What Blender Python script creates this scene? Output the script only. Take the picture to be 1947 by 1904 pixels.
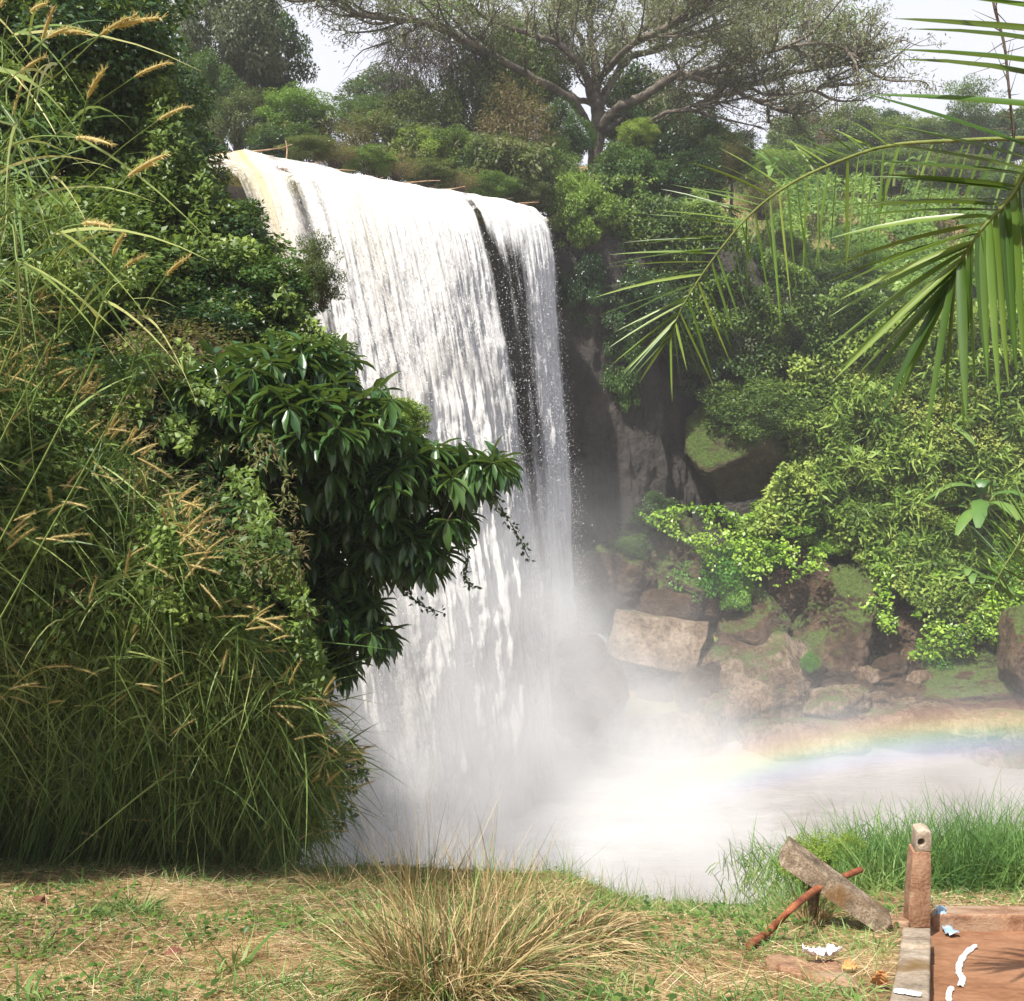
import bpy, math, random
import numpy as np
from mathutils import Vector, Matrix

for o in list(bpy.data.objects): bpy.data.objects.remove(o)
R = math.radians
SC = bpy.context.scene
COL = SC.collection

# ---------------------------------------------------------------- camera
FPX = 2042.0; PITCH = R(8.0); CU, CV = 973.5, 952.0; EZ = 16.0      # eye height above the gorge datum
cp, sp_ = math.cos(PITCH), math.sin(PITCH)
cd = bpy.data.cameras.new('camera'); cam = bpy.data.objects.new('camera', cd); COL.objects.link(cam)
cd.sensor_fit = 'HORIZONTAL'; cd.sensor_width = 36; cd.lens = 36*FPX/1947.0
cd.clip_start = 0.05; cd.clip_end = 3000
cam.location = (0, 0, EZ); cam.rotation_euler = (R(90)-PITCH, 0, 0)
SC.camera = cam

# ---------------------------------------------------------------- light
SUN_EL, SUN_AZ = R(58.5), R(38.7)       # the sun stands behind the camera, to its left
anti = Vector((math.cos(SUN_EL)*math.sin(SUN_AZ), math.cos(SUN_EL)*math.cos(SUN_AZ), -math.sin(SUN_EL)))
sd = bpy.data.lights.new('sun', 'SUN'); sun = bpy.data.objects.new('sun', sd); COL.objects.link(sun)
sd.energy = 5.0; sd.angle = R(0.5); sd.color = (1.0, 0.955, 0.88)
sun.rotation_euler = anti.to_track_quat('-Z', 'Y').to_euler()
sun.location = (-20, -20, EZ+60)
W = bpy.data.worlds.new('World'); SC.world = W; W.use_nodes = True
wn = W.node_tree.nodes; wl = W.node_tree.links
sky = wn.new('ShaderNodeTexSky'); sky.sky_type = 'NISHITA'; sky.sun_disc = False
sky.sun_elevation = SUN_EL; sky.sun_rotation = math.pi + SUN_AZ
sky.air_density = 1.0; sky.dust_density = 4.0; sky.ozone_density = 1.5
tcw = wn.new('ShaderNodeTexCoord'); sxw = wn.new('ShaderNodeSeparateXYZ'); wl.new(tcw.outputs['Generated'], sxw.inputs[0])
hr = wn.new('ShaderNodeMapRange'); wl.new(sxw.outputs['Z'], hr.inputs[0]); hr.inputs[1].default_value = .28; hr.inputs[2].default_value = .55; hr.inputs[3].default_value = .92; hr.inputs[4].default_value = .04
mxw = wn.new('ShaderNodeMix'); mxw.data_type = 'RGBA'; wl.new(hr.outputs[0], mxw.inputs['Factor']); wl.new(sky.outputs[0], mxw.inputs[6]); mxw.inputs[7].default_value = (6.9, 7.0, 7.75, 1)   # thick bright haze towards the horizon
wl.new(mxw.outputs[2], wn['Background'].inputs[0]); wn['Background'].inputs[1].default_value = 0.09
SC.view_settings.view_transform = 'Standard'; SC.view_settings.look = 'None'
SC.view_settings.exposure = 0.68; SC.view_settings.gamma = 1.0
cy = SC.cycles
cy.max_bounces = 7; cy.diffuse_bounces = 3; cy.glossy_bounces = 2; cy.transmission_bounces = 4
cy.transparent_max_bounces = 24; cy.volume_bounces = 2; cy.use_denoising = True
cy.volume_step_rate = 2.0; cy.volume_max_steps = 64; cy.caustics_reflective = False; cy.caustics_refractive = False

rng = np.random.default_rng(7)

# ---------------------------------------------------------------- helpers
def P(u, v, y):
    """pixel of the 1947-wide picture -> world point on the plane Y = y (arrays welcome)"""
    u = np.asarray(u, float); v = np.asarray(v, float); y = np.asarray(y, float)
    vx = (u-CU)/FPX; vy = (CV-v)/FPX
    Y = cp + sp_*vy; Z = vy*cp - sp_
    k = y/Y
    return np.stack(np.broadcast_arrays(vx*k, y, EZ+Z*k), -1)
def pxm(y): return y/FPX*1.02
def norm(a): return a/np.maximum(np.linalg.norm(a, axis=-1, keepdims=True), 1e-9)
def smooth(a, lo, hi):
    t = np.clip((a-lo)/(hi-lo), 0, 1); return t*t*(3-2*t)

def _h(ix, iy, iz, s):
    n = (ix*73856093) ^ (iy*19349663) ^ (iz*83492791) ^ (s*2654435)
    n = (n ^ (n >> 13)) * 1274126177
    n = n ^ (n >> 16)
    return (n & 0xFFFFF)/float(0xFFFFF)
def vn(x, y, z=0.0, s=0):
    x, y, z = np.broadcast_arrays(np.asarray(x, float), np.asarray(y, float), np.asarray(z, float))
    xi = np.floor(x).astype(np.int64); yi = np.floor(y).astype(np.int64); zi = np.floor(z).astype(np.int64)
    fx, fy, fz = x-xi, y-yi, z-zi
    fx = fx*fx*(3-2*fx); fy = fy*fy*(3-2*fy); fz = fz*fz*(3-2*fz)
    r = 0
    for dx in (0, 1):
        for dy in (0, 1):
            for dz in (0, 1):
                w = (fx if dx else 1-fx)*(fy if dy else 1-fy)*(fz if dz else 1-fz)
                r = r + w*_h(xi+dx, yi+dy, zi+dz, s)
    return r
def fbm(x, y, z=0.0, s=0, o=4):
    r = 0; a = .5; t = 0
    for k in range(o):
        f = 2.03**k
        r = r + a*vn(np.asarray(x)*f, np.asarray(y)*f, np.asarray(z)*f, s+k*17); t += a; a *= .5
    return r/t

def mesh_np(name, V, F, mat, parent=None, tint=None, smooth_=False, attrs=None):
    V = np.asarray(V, np.float32).reshape(-1, 3)
    me = bpy.data.meshes.new(name)
    if isinstance(F, (list, tuple)) and len(F) and isinstance(F[0], np.ndarray):
        Fs = F
    else: Fs = [np.asarray(F)]
    li = np.concatenate([f.ravel() for f in Fs]).astype(np.int32)
    tot = np.concatenate([np.full(len(f), f.shape[1]) for f in Fs]).astype(np.int32)
    st = np.concatenate([[0], np.cumsum(tot)[:-1]]).astype(np.int32)
    me.vertices.add(len(V)); me.vertices.foreach_set('co', V.ravel())
    me.loops.add(len(li)); me.loops.foreach_set('vertex_index', li)
    me.polygons.add(len(tot)); me.polygons.foreach_set('loop_start', st); me.polygons.foreach_set('loop_total', tot)
    if smooth_: me.polygons.foreach_set('use_smooth', np.ones(len(tot), bool))
    if tint is not None:
        a = me.attributes.new('tint', 'FLOAT', 'POINT'); a.data.foreach_set('value', np.asarray(tint, np.float32))
    for k, d in (attrs or {}).items():
        a = me.attributes.new(k, 'FLOAT', 'POINT'); a.data.foreach_set('value', np.asarray(d, np.float32).ravel())
    me.update(); me.validate()
    if mat: me.materials.append(mat)
    o = bpy.data.objects.new(name, me); COL.objects.link(o)
    if parent: o.parent = parent
    return o
def tag(o, label=None, cat=None, group=None, kind=None):
    if label: o['label'] = label
    if cat: o['category'] = cat
    if group: o['group'] = group
    if kind: o['kind'] = kind
    return o
def empty(name, loc=(0, 0, 0)):
    o = bpy.data.objects.new(name, None); COL.objects.link(o); o.location = loc
    o.empty_display_size = .1
    return o
def copy_tree(o, parent=None):
    c = o.copy(); COL.objects.link(c); c.parent = parent
    for ch in [k for k in bpy.data.objects if k.parent == o]: copy_tree(ch, c)
    return c

class Geo:
    """collects pieces of geometry (triangles and quads) into one mesh"""
    def __init__(s): s.v = []; s.f3 = []; s.f4 = []; s.t = []; s.n = 0
    def add(s, V, F, t=0.5):
        V = np.asarray(V, float).reshape(-1, 3); F = np.asarray(F)
        (s.f3 if F.shape[1] == 3 else s.f4).append(F+s.n)
        s.v.append(V); s.t.append(np.full(len(V), t) if np.isscalar(t) else np.asarray(t)); s.n += len(V)
        return s
    def build(s, name, mat, parent=None, sm=False):
        F = []
        if s.f3: F.append(np.concatenate(s.f3))
        if s.f4: F.append(np.concatenate(s.f4))
        return mesh_np(name, np.concatenate(s.v), F, mat, parent, np.concatenate(s.t), sm)

T_DIA = (np.array([(0, 0, 0), (.42, .5, .05), (1, 0, -.12), (.42, -.5, .05)]), np.array([(0, 3, 2, 1)]))
T_FOLD = (np.array([(0, 0, 0), (.4, 0, -.03), (1, 0, -.18), (.38, .5, .08), (.38, -.5, .08)]), np.array([(0, 1, 3), (3, 1, 2), (0, 4, 1), (4, 2, 1)]))
T_LEAF = (np.array([(0, 0, 0), (.22, .34, .05), (.22, 0, -.02), (.22, -.34, .05), (.55, .5, .02), (.55, 0, -.06), (.55, -.5, .02),
                    (.82, .28, -.09), (.82, 0, -.15), (.82, -.28, -.09), (1, 0, -.26)]),
          np.array([(0, 2, 1), (0, 3, 2), (1, 2, 5), (1, 5, 4), (2, 3, 6), (2, 6, 5), (4, 5, 8), (4, 8, 7), (5, 6, 9), (5, 9, 8), (7, 8, 10), (8, 9, 10)]))
def leaves(geo, B, D, Nn, L, Wd, tmpl=T_DIA, tint=None):
    B = np.asarray(B, float); D = norm(D); S = norm(np.cross(D, Nn)); Nn = np.cross(S, D)
    tv, tf = tmpl; n = len(B); m = len(tv)
    L = np.broadcast_to(L, (n,))[:, None]; Wd = np.broadcast_to(Wd, (n,))[:, None]
    V = np.empty((n, m, 3))
    for k, (a, b, c) in enumerate(tv):
        V[:, k] = B + D*a*L + S*b*Wd + Nn*c*L
    F = (tf[None]+(np.arange(n)*m)[:, None, None]).reshape(-1, tf.shape[1])
    if tint is None: tint = rng.random(n)
    geo.add(V.reshape(-1, 3), F, np.repeat(tint, m))
def blades(geo, B, D, L, Wd, droop, wind=(0, 0, 0), seg=4, tint=None, pw=.8):
    """curved grass blades: start direction D, pulled down by droop and sideways by wind; returns tip and tip direction"""
    n = len(B); D = norm(D); L = np.broadcast_to(L, (n,))[:, None]; Wd = np.broadcast_to(Wd, (n,))[:, None]
    droop = np.broadcast_to(droop, (n,))[:, None]; wind = np.broadcast_to(np.asarray(wind, float), (n, 3))
    a = rng.random(n)*2*np.pi; rh = np.stack([np.cos(a), np.sin(a), .2*np.ones(n)], -1)
    S = norm(np.cross(D, rh))
    V = np.empty((n, 2*(seg+1), 3)); g = np.array([0, 0, -1.0])
    for k in range(seg+1):
        t = k/seg
        p = B + D*L*t + g*L*droop*t*t + wind*L*t*t
        w = Wd*.5*((1-t)**pw if k else .7)+Wd*.03
        V[:, 2*k] = p-S*w; V[:, 2*k+1] = p+S*w
    q = np.array([(2*k, 2*k+1, 2*k+3, 2*k+2) for k in range(seg)])
    F = (q[None]+(np.arange(n)*2*(seg+1))[:, None, None]).reshape(-1, 4)
    if tint is None: tint = rng.random(n)
    geo.add(V.reshape(-1, 3), F, np.repeat(tint, 2*(seg+1)))
    tip = B + D*L + g*L*droop + wind*L
    td = norm(D + 2*g*droop + 2*wind)
    return tip, td
def tube(geo, pts, rad, sides=6, t=0.5, rough=0.0):
    pts = np.asarray(pts, float); n = len(pts); rad = np.broadcast_to(np.asarray(rad, float), (n,))
    tg = norm(np.gradient(pts, axis=0)); ref = np.array([.31, .21, .93])
    if abs(np.dot(tg[0], ref)) > .9: ref = np.array([1., .1, 0])
    s = norm(np.cross(tg, ref)); b = np.cross(tg, s)
    a = np.arange(sides)*2*np.pi/sides
    r = rad[:, None]*(1+rough*(rng.random((n, sides))-.5))
    V = pts[:, None]+r[..., None]*(np.cos(a)[None, :, None]*s[:, None]+np.sin(a)[None, :, None]*b[:, None])
    i = np.arange(n-1)[:, None]*sides; j = np.arange(sides)[None]; jn = (j+1) % sides
    F = np.stack([i+j, i+jn, i+sides+jn, i+sides+j], -1).reshape(-1, 4)
    geo.add(V.reshape(-1, 3), F, t)
    k = n*sides
    geo.add(np.concatenate([V[0], V[-1]]), np.array([[0, m+1 if m+1 < sides else 0, m] for m in range(1, sides-1)]+[[sides, sides+m, sides+m+1] for m in range(1, sides-1)]), t)
def spline(pts, n=12):
    pts = np.asarray(pts, float); m = len(pts); out = []
    q = np.vstack([2*pts[0]-pts[1], pts, 2*pts[-1]-pts[-2]])
    for i in range(m-1):
        p0, p1, p2, p3 = q[i:i+4]
        for t in np.arange(n)/n:
            out.append(.5*((2*p1)+(-p0+p2)*t+(2*p0-5*p1+4*p2-p3)*t*t+(-p0+3*p1-3*p2+p3)*t**3))
    out.append(pts[-1]); return np.array(out)
def rdir(n):
    return norm(rng.normal(size=(n, 3)))

# ---------------------------------------------------------------- materials
def new_mat(name):
    m = bpy.data.materials.new(name); m.use_nodes = True
    nt = m.node_tree; nt.nodes.clear()
    return m, nt.nodes, nt.links
def node(N, typ, **kw):
    n = N.new(typ)
    for k, v in kw.items(): setattr(n, k, v)
    return n
def ramp(N, stops, interp='LINEAR'):
    r = N.new('ShaderNodeValToRGB'); cr = r.color_ramp; cr.interpolation = interp
    while len(cr.elements) < len(stops): cr.elements.new(.5)
    for e, (p, c) in zip(cr.elements, stops):
        e.position = p; e.color = (*c, 1) if len(c) == 3 else c
    return r
def noise(N, L, co, scale, detail=4, rough=.55, dist=0.0):
    n = N.new('ShaderNodeTexNoise'); n.inputs['Scale'].default_value = scale; n.inputs['Detail'].default_value = detail
    n.inputs['Roughness'].default_value = rough; n.inputs['Distortion'].default_value = dist
    if co is not None: L.new(co, n.inputs['Vector'])
    return n
def math_(N, L, op, a, b=None, c=None, clamp=False):
    n = N.new('ShaderNodeMath'); n.operation = op; n.use_clamp = clamp
    for i, x in enumerate((a, b, c)):
        if x is None: continue
        if isinstance(x, (int, float)): n.inputs[i].default_value = x
        else: L.new(x, n.inputs[i])
    return n.outputs[0]
def mixc(N, L, fac, a, b, mode='MIX'):
    n = N.new('ShaderNodeMix'); n.data_type = 'RGBA'; n.blend_type = mode
    for s, x in ((n.inputs['Factor'], fac), (n.inputs[6], a), (n.inputs[7], b)):
        if isinstance(x, (int, float)): s.default_value = x
        elif isinstance(x, tuple): s.default_value = (*x, 1)
        else: L.new(x, s)
    return n.outputs[2]
def out(N, L, sh, vol=None):
    o = N.new('ShaderNodeOutputMaterial')
    if sh is not None: L.new(sh, o.inputs[0])
    if vol is not None: L.new(vol, o.inputs['Volume'])
def principled(N, L, col, rough=.6, spec=.4, nrm=None):
    b = N.new('ShaderNodeBsdfPrincipled')
    if isinstance(col, tuple): b.inputs['Base Color'].default_value = (*col, 1)
    else: L.new(col, b.inputs['Base Color'])
    if isinstance(rough, (int, float)): b.inputs['Roughness'].default_value = rough
    else: L.new(rough, b.inputs['Roughness'])
    b.inputs['Specular IOR Level'].default_value = spec
    if nrm is not None: L.new(nrm, b.inputs['Normal'])
    return b.outputs[0]
def bump(N, L, h, strength=.5, dist=.1):
    b = N.new('ShaderNodeBump'); b.inputs['Strength'].default_value = strength; b.inputs['Distance'].default_value = dist
    L.new(h, b.inputs['Height']); return b.outputs[0]

def leaf_mat(name, cols, rough=.5, spec=.35, transl=.35, patch=.35, jitter=.25, scale=.6):
    m, N, L = new_mat(name)
    at = node(N, 'ShaderNodeAttribute', attribute_name='tint')
    n = len(cols); rp = ramp(N, [(i/(n-1), c) for i, c in enumerate(cols)])
    co = N.new('ShaderNodeTexCoord'); ns = noise(N, L, co.outputs['Object'], scale, 3)
    f = math_(N, L, 'MULTIPLY_ADD', math_(N, L, 'SUBTRACT', ns.outputs['Fac'], .5), patch*3, at.outputs['Fac'], clamp=True)
    L.new(f, rp.inputs['Fac'])
    oi = N.new('ShaderNodeObjectInfo')
    hs = N.new('ShaderNodeHueSaturation'); L.new(rp.outputs[0], hs.inputs['Color'])
    L.new(math_(N, L, 'MULTIPLY_ADD', oi.outputs['Random'], jitter*2, 1-jitter), hs.inputs['Value'])
    L.new(math_(N, L, 'MULTIPLY_ADD', oi.outputs['Random'], -.05*jitter*4, .5+.025*jitter*4), hs.inputs['Hue'])
    b = principled(N, L, hs.outputs[0], rough, spec)
    tr = N.new('ShaderNodeBsdfTranslucent')
    tc = mixc(N, L, .5, hs.outputs[0], (.22, .30, .03)); L.new(tc, tr.inputs['Color'])
    mx = N.new('ShaderNodeMixShader'); mx.inputs[0].default_value = transl
    L.new(b, mx.inputs[1]); L.new(tr.outputs[0], mx.inputs[2])
    out(N, L, mx.outputs[0]); return m

M = {}
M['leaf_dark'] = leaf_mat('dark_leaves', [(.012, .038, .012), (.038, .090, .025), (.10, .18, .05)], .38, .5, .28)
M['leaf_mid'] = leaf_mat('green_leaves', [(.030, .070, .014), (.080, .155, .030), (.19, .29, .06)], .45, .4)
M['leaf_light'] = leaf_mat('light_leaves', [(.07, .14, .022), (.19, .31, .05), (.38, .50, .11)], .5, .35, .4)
M['leaf_yellow'] = leaf_mat('yellow_green_leaves', [(.08, .14, .025), (.20, .29, .05), (.42, .46, .11)], .5, .35, .4)
M['leaf_olive'] = leaf_mat('olive_leaves', [(.035, .06, .020), (.075, .11, .035), (.16, .16, .06)], .5, .35)
M['leaf_grey'] = leaf_mat('grey_green_leaves', [(.07, .085, .05), (.15, .175, .095), (.28, .29, .17)], .5, .4, .3)
M['leaf_dry'] = leaf_mat('dry_leaves', [(.07, .055, .025), (.17, .12, .06), (.16, .19, .06)], .6, .25)
M['leaf_bright'] = leaf_mat('bright_creeper_leaves', [(.06, .16, .014), (.15, .33, .028), (.28, .48, .06)], .38, .5, .35)
M['leaf_big'] = leaf_mat('glossy_big_leaves', [(.020, .055, .018), (.050, .115, .030), (.12, .20, .055)], .30, .6, .25, patch=.2, scale=2)
M['palm'] = leaf_mat('palm_leaflets', [(.035, .085, .015), (.085, .16, .025), (.19, .27, .05)], .34, .5, .3, patch=.2, scale=3, jitter=.1)
M['banana'] = leaf_mat('banana_leaves', [(.06, .14, .03), (.12, .24, .05), (.25, .36, .10)], .4, .45, .35, jitter=.15)
M['grass_tall'] = leaf_mat('tall_grass_blades', [(.035, .080, .020), (.10, .18, .042), (.24, .34, .09), (.46, .46, .19)], .5, .35, .22, patch=.15, jitter=.05)
M['grass_near'] = leaf_mat('short_grass_blades', [(.05, .13, .035), (.13, .26, .065), (.26, .40, .12), (.46, .40, .20)], .5, .3, .35, patch=.45, jitter=.02, scale=.9)
M['grass_dry'] = leaf_mat('dry_grass_blades', [(.09, .06, .025), (.27, .19, .08), (.50, .37, .18), (.68, .54, .32)], .55, .3, .25, patch=.2, jitter=.05)
M['straw'] = leaf_mat('dry_straw', [(.22, .15, .06), (.46, .33, .16), (.66, .52, .31), (.74, .62, .42)], .55, .3, .2, patch=.35, jitter=.02, scale=1.2)
M['grass_hill'] = leaf_mat('hillside_grass_blades', [(.10, .16, .04), (.20, .24, .08), (.32, .30, .13), (.42, .34, .18)], .6, .2, .25, patch=.9, jitter=.02, scale=.12)
M['seed'] = leaf_mat('seed_head_bristles', [(.42, .33, .12), (.60, .48, .20), (.72, .62, .32)], .6, .2, .4, patch=.1, jitter=.02)
M['twig_red'] = leaf_mat('reddish_twig_leaves', [(.10, .05, .03), (.17, .08, .05), (.10, .15, .04)], .5, .3, .3)

def bark(name, c1, c2, sc=6):
    m, N, L = new_mat(name); co = N.new('ShaderNodeTexCoord')
    n1 = noise(N, L, co.outputs['Object'], sc, 5, .65); rp = ramp(N, [(.3, c1), (.7, c2)]); L.new(n1.outputs['Fac'], rp.inputs[0])
    out(N, L, principled(N, L, rp.outputs[0], .85, .2, bump(N, L, n1.outputs['Fac'], .6, .05))); return m
M['bark'] = bark('pale_bark', (.06, .05, .04), (.20, .17, .14), 2.5)
M['twig'] = bark('dark_twigs', (.055, .042, .03), (.14, .11, .08))
M['rachis'] = bark('palm_rib', (.10, .14, .035), (.20, .22, .07))

def rock(name, cols, moss=0.0, gloss=.35, sc=.9, mosscol=(.075, .115, .018), streak=0.0, stain=(.20, .10, .04)):
  if 1:
    pass
  return rock_(name, cols, moss, gloss, sc, mosscol, streak, stain)
def rock_(name, cols, moss=0.0, gloss=.35, sc=.9, mosscol=(.055, .088, .014), streak=0.0, stain=(.20, .10, .04)):
    m, N, L = new_mat(name); co = N.new('ShaderNodeTexCoord'); g = N.new('ShaderNodeNewGeometry')
    mp = N.new('ShaderNodeMapping'); L.new(g.outputs['Position'], mp.inputs[0])
    if streak: mp.inputs['Rotation'].default_value = (0, R(-55), 0); mp.inputs['Scale'].default_value = (1, 1, streak)
    n1 = noise(N, L, mp.outputs[0], sc, 8, .62, .3); n2 = noise(N, L, mp.outputs[0], sc*5, 8, .75)
    n3 = noise(N, L, g.outputs['Position'], .35, 3)
    f = math_(N, L, 'MULTIPLY_ADD', n2.outputs['Fac'], .45, math_(N, L, 'MULTIPLY', n1.outputs['Fac'], .55))
    rp = ramp(N, [(.40, cols[0]), (.5, cols[1]), (.60, cols[2])]); L.new(f, rp.inputs[0])
    hue = mixc(N, L, math_(N, L, 'MULTIPLY', n3.outputs['Fac'], .28), rp.outputs[0], stain, 'MIX')
    col = hue
    cr = N.new('ShaderNodeTexVoronoi'); cr.feature = 'DISTANCE_TO_EDGE'; cr.inputs['Scale'].default_value = sc*1.3
    wv = N.new('ShaderNodeVectorMath'); wv.operation = 'MULTIPLY_ADD'; wv.inputs[1].default_value = (.9, .9, .9); L.new(n1.outputs['Color'], wv.inputs[0]); L.new(mp.outputs[0], wv.inputs[2]); L.new(wv.outputs[0], cr.inputs['Vector'])
    ck = math_(N, L, 'MULTIPLY', cr.outputs['Distance'], 9.0, clamp=True)
    h = math_(N, L, 'ADD', n1.outputs['Fac'], math_(N, L, 'MULTIPLY', n2.outputs['Fac'], .6)); h = math_(N, L, 'MULTIPLY_ADD', ck, .03, h)
    ro = math_(N, L, 'MULTIPLY_ADD', n2.outputs['Fac'], .6, gloss-.28, clamp=True)
    if moss > 0:
        sx = N.new('ShaderNodeSeparateXYZ'); L.new(g.outputs['Normal'], sx.inputs[0])
        nm = noise(N, L, g.outputs['Position'], .55, 5, .6)
        a = math_(N, L, 'ADD', math_(N, L, 'MULTIPLY', sx.outputs['Z'], .45), nm.outputs['Fac'])
        mk = math_(N, L, 'MULTIPLY', math_(N, L, 'SUBTRACT', a, 1.0-moss), 6.0, clamp=True)
        nc = noise(N, L, g.outputs['Position'], 9, 4, .7)
        mc = ramp(N, [(.3, tuple(c*.5 for c in mosscol)), (.7, tuple(c*1.7 for c in mosscol))]); L.new(nc.outputs['Fac'], mc.inputs[0])
        col = mixc(N, L, mk, col, mc.outputs[0])
        ro = math_(N, L, 'MAXIMUM', ro, math_(N, L, 'MULTIPLY', mk, .9))
    out(N, L, principled(N, L, col, ro, .6, bump(N, L, h, 1.0, .45))); return m
BR = [(.018, .012, .008), (.062, .040, .025), (.175, .118, .074)]
M['rock'] = rock('wet_brown_rock', BR, 0, .38)
M['rock_moss'] = rock('mossy_brown_rock', BR, .26, .42)
M['rock_mossy'] = rock('deep_moss_rock', BR, .38, .5)
M['rock_block'] = rock('wet_tan_rock', [(.13, .09, .06), (.33, .24, .165), (.56, .45, .35)], .06, .30, 1.1)
M['rock_streak'] = rock('ribbed_wet_rock', [(.04, .028, .02), (.15, .105, .070), (.38, .29, .22)], .08, .26, 1.0, streak=.18)
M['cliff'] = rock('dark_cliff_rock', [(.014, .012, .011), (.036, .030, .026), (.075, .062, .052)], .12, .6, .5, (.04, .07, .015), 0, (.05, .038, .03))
M['moss'] = rock('moss_cover', [(.05, .04, .022), (.07, .06, .03), (.10, .09, .04)], .42, .9, 1.6, (.075, .12, .016))

def ground_mat():
    m, N, L = new_mat('ground'); g = N.new('ShaderNodeNewGeometry'); sx = N.new('ShaderNodeSeparateXYZ'); L.new(g.outputs['Position'], sx.inputs[0])
    n1 = noise(N, L, g.outputs['Position'], 1.3, 6, .65); n2 = noise(N, L, g.outputs['Position'], 14, 5, .7); n3 = noise(N, L, g.outputs['Position'], .12, 3)
    f = math_(N, L, 'MULTIPLY_ADD', n2.outputs['Fac'], .5, math_(N, L, 'MULTIPLY', n1.outputs['Fac'], .5))
    near = ramp(N, [(.38, (.07, .045, .022)), (.48, (.24, .15, .075)), (.56, (.40, .28, .15)), (.68, (.52, .40, .22))]); L.new(f, near.inputs[0])
    f2 = math_(N, L, 'MULTIPLY_ADD', n3.outputs['Fac'], .6, math_(N, L, 'MULTIPLY', n1.outputs['Fac'], .4))
    far = ramp(N, [(.38, (.06, .09, .025)), (.5, (.17, .15, .055)), (.58, (.30, .19, .10)), (.68, (.24, .13, .075))]); L.new(f2, far.inputs[0])
    k = math_(N, L, 'MULTIPLY', math_(N, L, 'SUBTRACT', sx.outputs['Y'], 9.0), .5, clamp=True)
    col = mixc(N, L, k, near.outputs[0], far.outputs[0])
    out(N, L, principled(N, L, col, .95, .15, bump(N, L, f, .8, .05))); return m
M['ground'] = ground_mat()

# ---------------------------------------------------------------- terrain
NS = .384
def near_z(y): return np.where(y > 3.9, -2.54-NS*(y-3.9), -1.62-.236*np.maximum(y, 0)+0*y)
def yc(x): return np.interp(x, [-60, -20, -7.4, 1.3, 4, 8, 13], [-20, 11, 28, 40, 43.5, 46, 47.5])
def zR(y): return np.interp(y, [34, 37.0, 38.4, 40, 41.5, 44.5, 46.5, 48.5, 62, 85, 130, 420], [-16, -15.0, -14.3, -12.9, -11.9, -9.9, -8.0, -6.0, 3.2, 14.0, 15, 17])
def xl(y): return np.interp(y, [0, 8, 28, 34], [-1.4, -1.4, -8.8, -11])
def H(x, y):
    """terrain height above the eye"""
    x = np.asarray(x, float); y = np.asarray(y, float)
    ye = 8.1+.35*(fbm(x*.6, 3.3, 0, 5)-.5)*2
    z = np.where(y < ye, near_z(y), near_z(ye)-(y-ye)*1.7)
    z = z+.20*(fbm(x*.9, y*.9, 0, 11)-.5)*np.where(y < 9, 1-.95*smooth(x, 1.0, 1.5)*(y < 7), 2)+.12*np.exp(-((x+3.4)/1.3)**2)*(y < 9)
    z = np.maximum(z, -15.6)
    z = z-.17*smooth(x-(1.50+.41*(y-3.8)), -.03, .03)*(1-smooth(y, 5.86, 5.92))
    z = z-.30*smooth(x, .3, 1.1)*(1-smooth(x, 2.1, 2.7))*smooth(y, 5.8, 8.0)*(y < 10)+.03*smooth(-x, .8, 2.5)*smooth(y, 6, 8)*(y < 10)
    left = np.interp(y, [7.6, 10, 14, 26, 40], [-4.2, -4.0, -2.0, 4.0, 5])+1.0*(fbm(x*.4, y*.4, 0, 3)-.5)
    mL = smooth(xl(y)-x, -.3, 1.4)*smooth(y, 7.6, 8.6)
    z = z*(1-mL)+np.maximum(z, left)*mL
    far = zR(y+1.4*(fbm(x*.25, y*.25, 0, 21)-.5))
    mR = smooth(x, 1.0, 4.0)*smooth(y, 33, 36)
    z = z*(1-mR)+np.maximum(far, z)*mR
    plat = np.interp(y, [20, 45, 60, 130, 420], [4.5, 4.7, 5.5, 14, 17])+.8*(fbm(x*.3, y*.3, 0, 8)-.5)
    mP = smooth(y-yc(x), 2.2, 3.2)*(1-smooth(x, 12, 17))*smooth(y, 15, 24)
    z = z*(1-mP)+np.maximum(plat, z)*mP
    return z
def W3(x, y, dz=0.0): return np.stack(np.broadcast_arrays(x, y, EZ+H(x, y)+dz), -1)

def grid_mesh(name, X, Y, Z, mat, parent=None, attrs=None, sm=True):
    ny, nx = X.shape
    V = np.stack([X, Y, Z], -1).reshape(-1, 3)
    i = np.arange(ny-1)[:, None]*nx+np.arange(nx-1)[None]
    F = np.stack([i, i+1, i+nx+1, i+nx], -1).reshape(-1, 4)
    return mesh_np(name, V, F, mat, parent, None, sm, attrs)
xs = np.concatenate([np.linspace(-320, -26, 40), np.linspace(-25, -5.1, 110), np.linspace(-5, 5, 140), np.linspace(5.1, 40, 170), np.linspace(42, 320, 40)])
ys = np.concatenate([np.linspace(-60, -1, 20), np.linspace(0, 9, 120), np.linspace(9.1, 34, 110), np.linspace(34.2, 66, 190), np.linspace(67, 140, 80), np.linspace(145, 900, 30)])
XX, YY = np.meshgrid(xs, ys)
gr = grid_mesh('ground', XX, YY, EZ+H(XX, YY), M['ground']); tag(gr, kind='structure')

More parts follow.
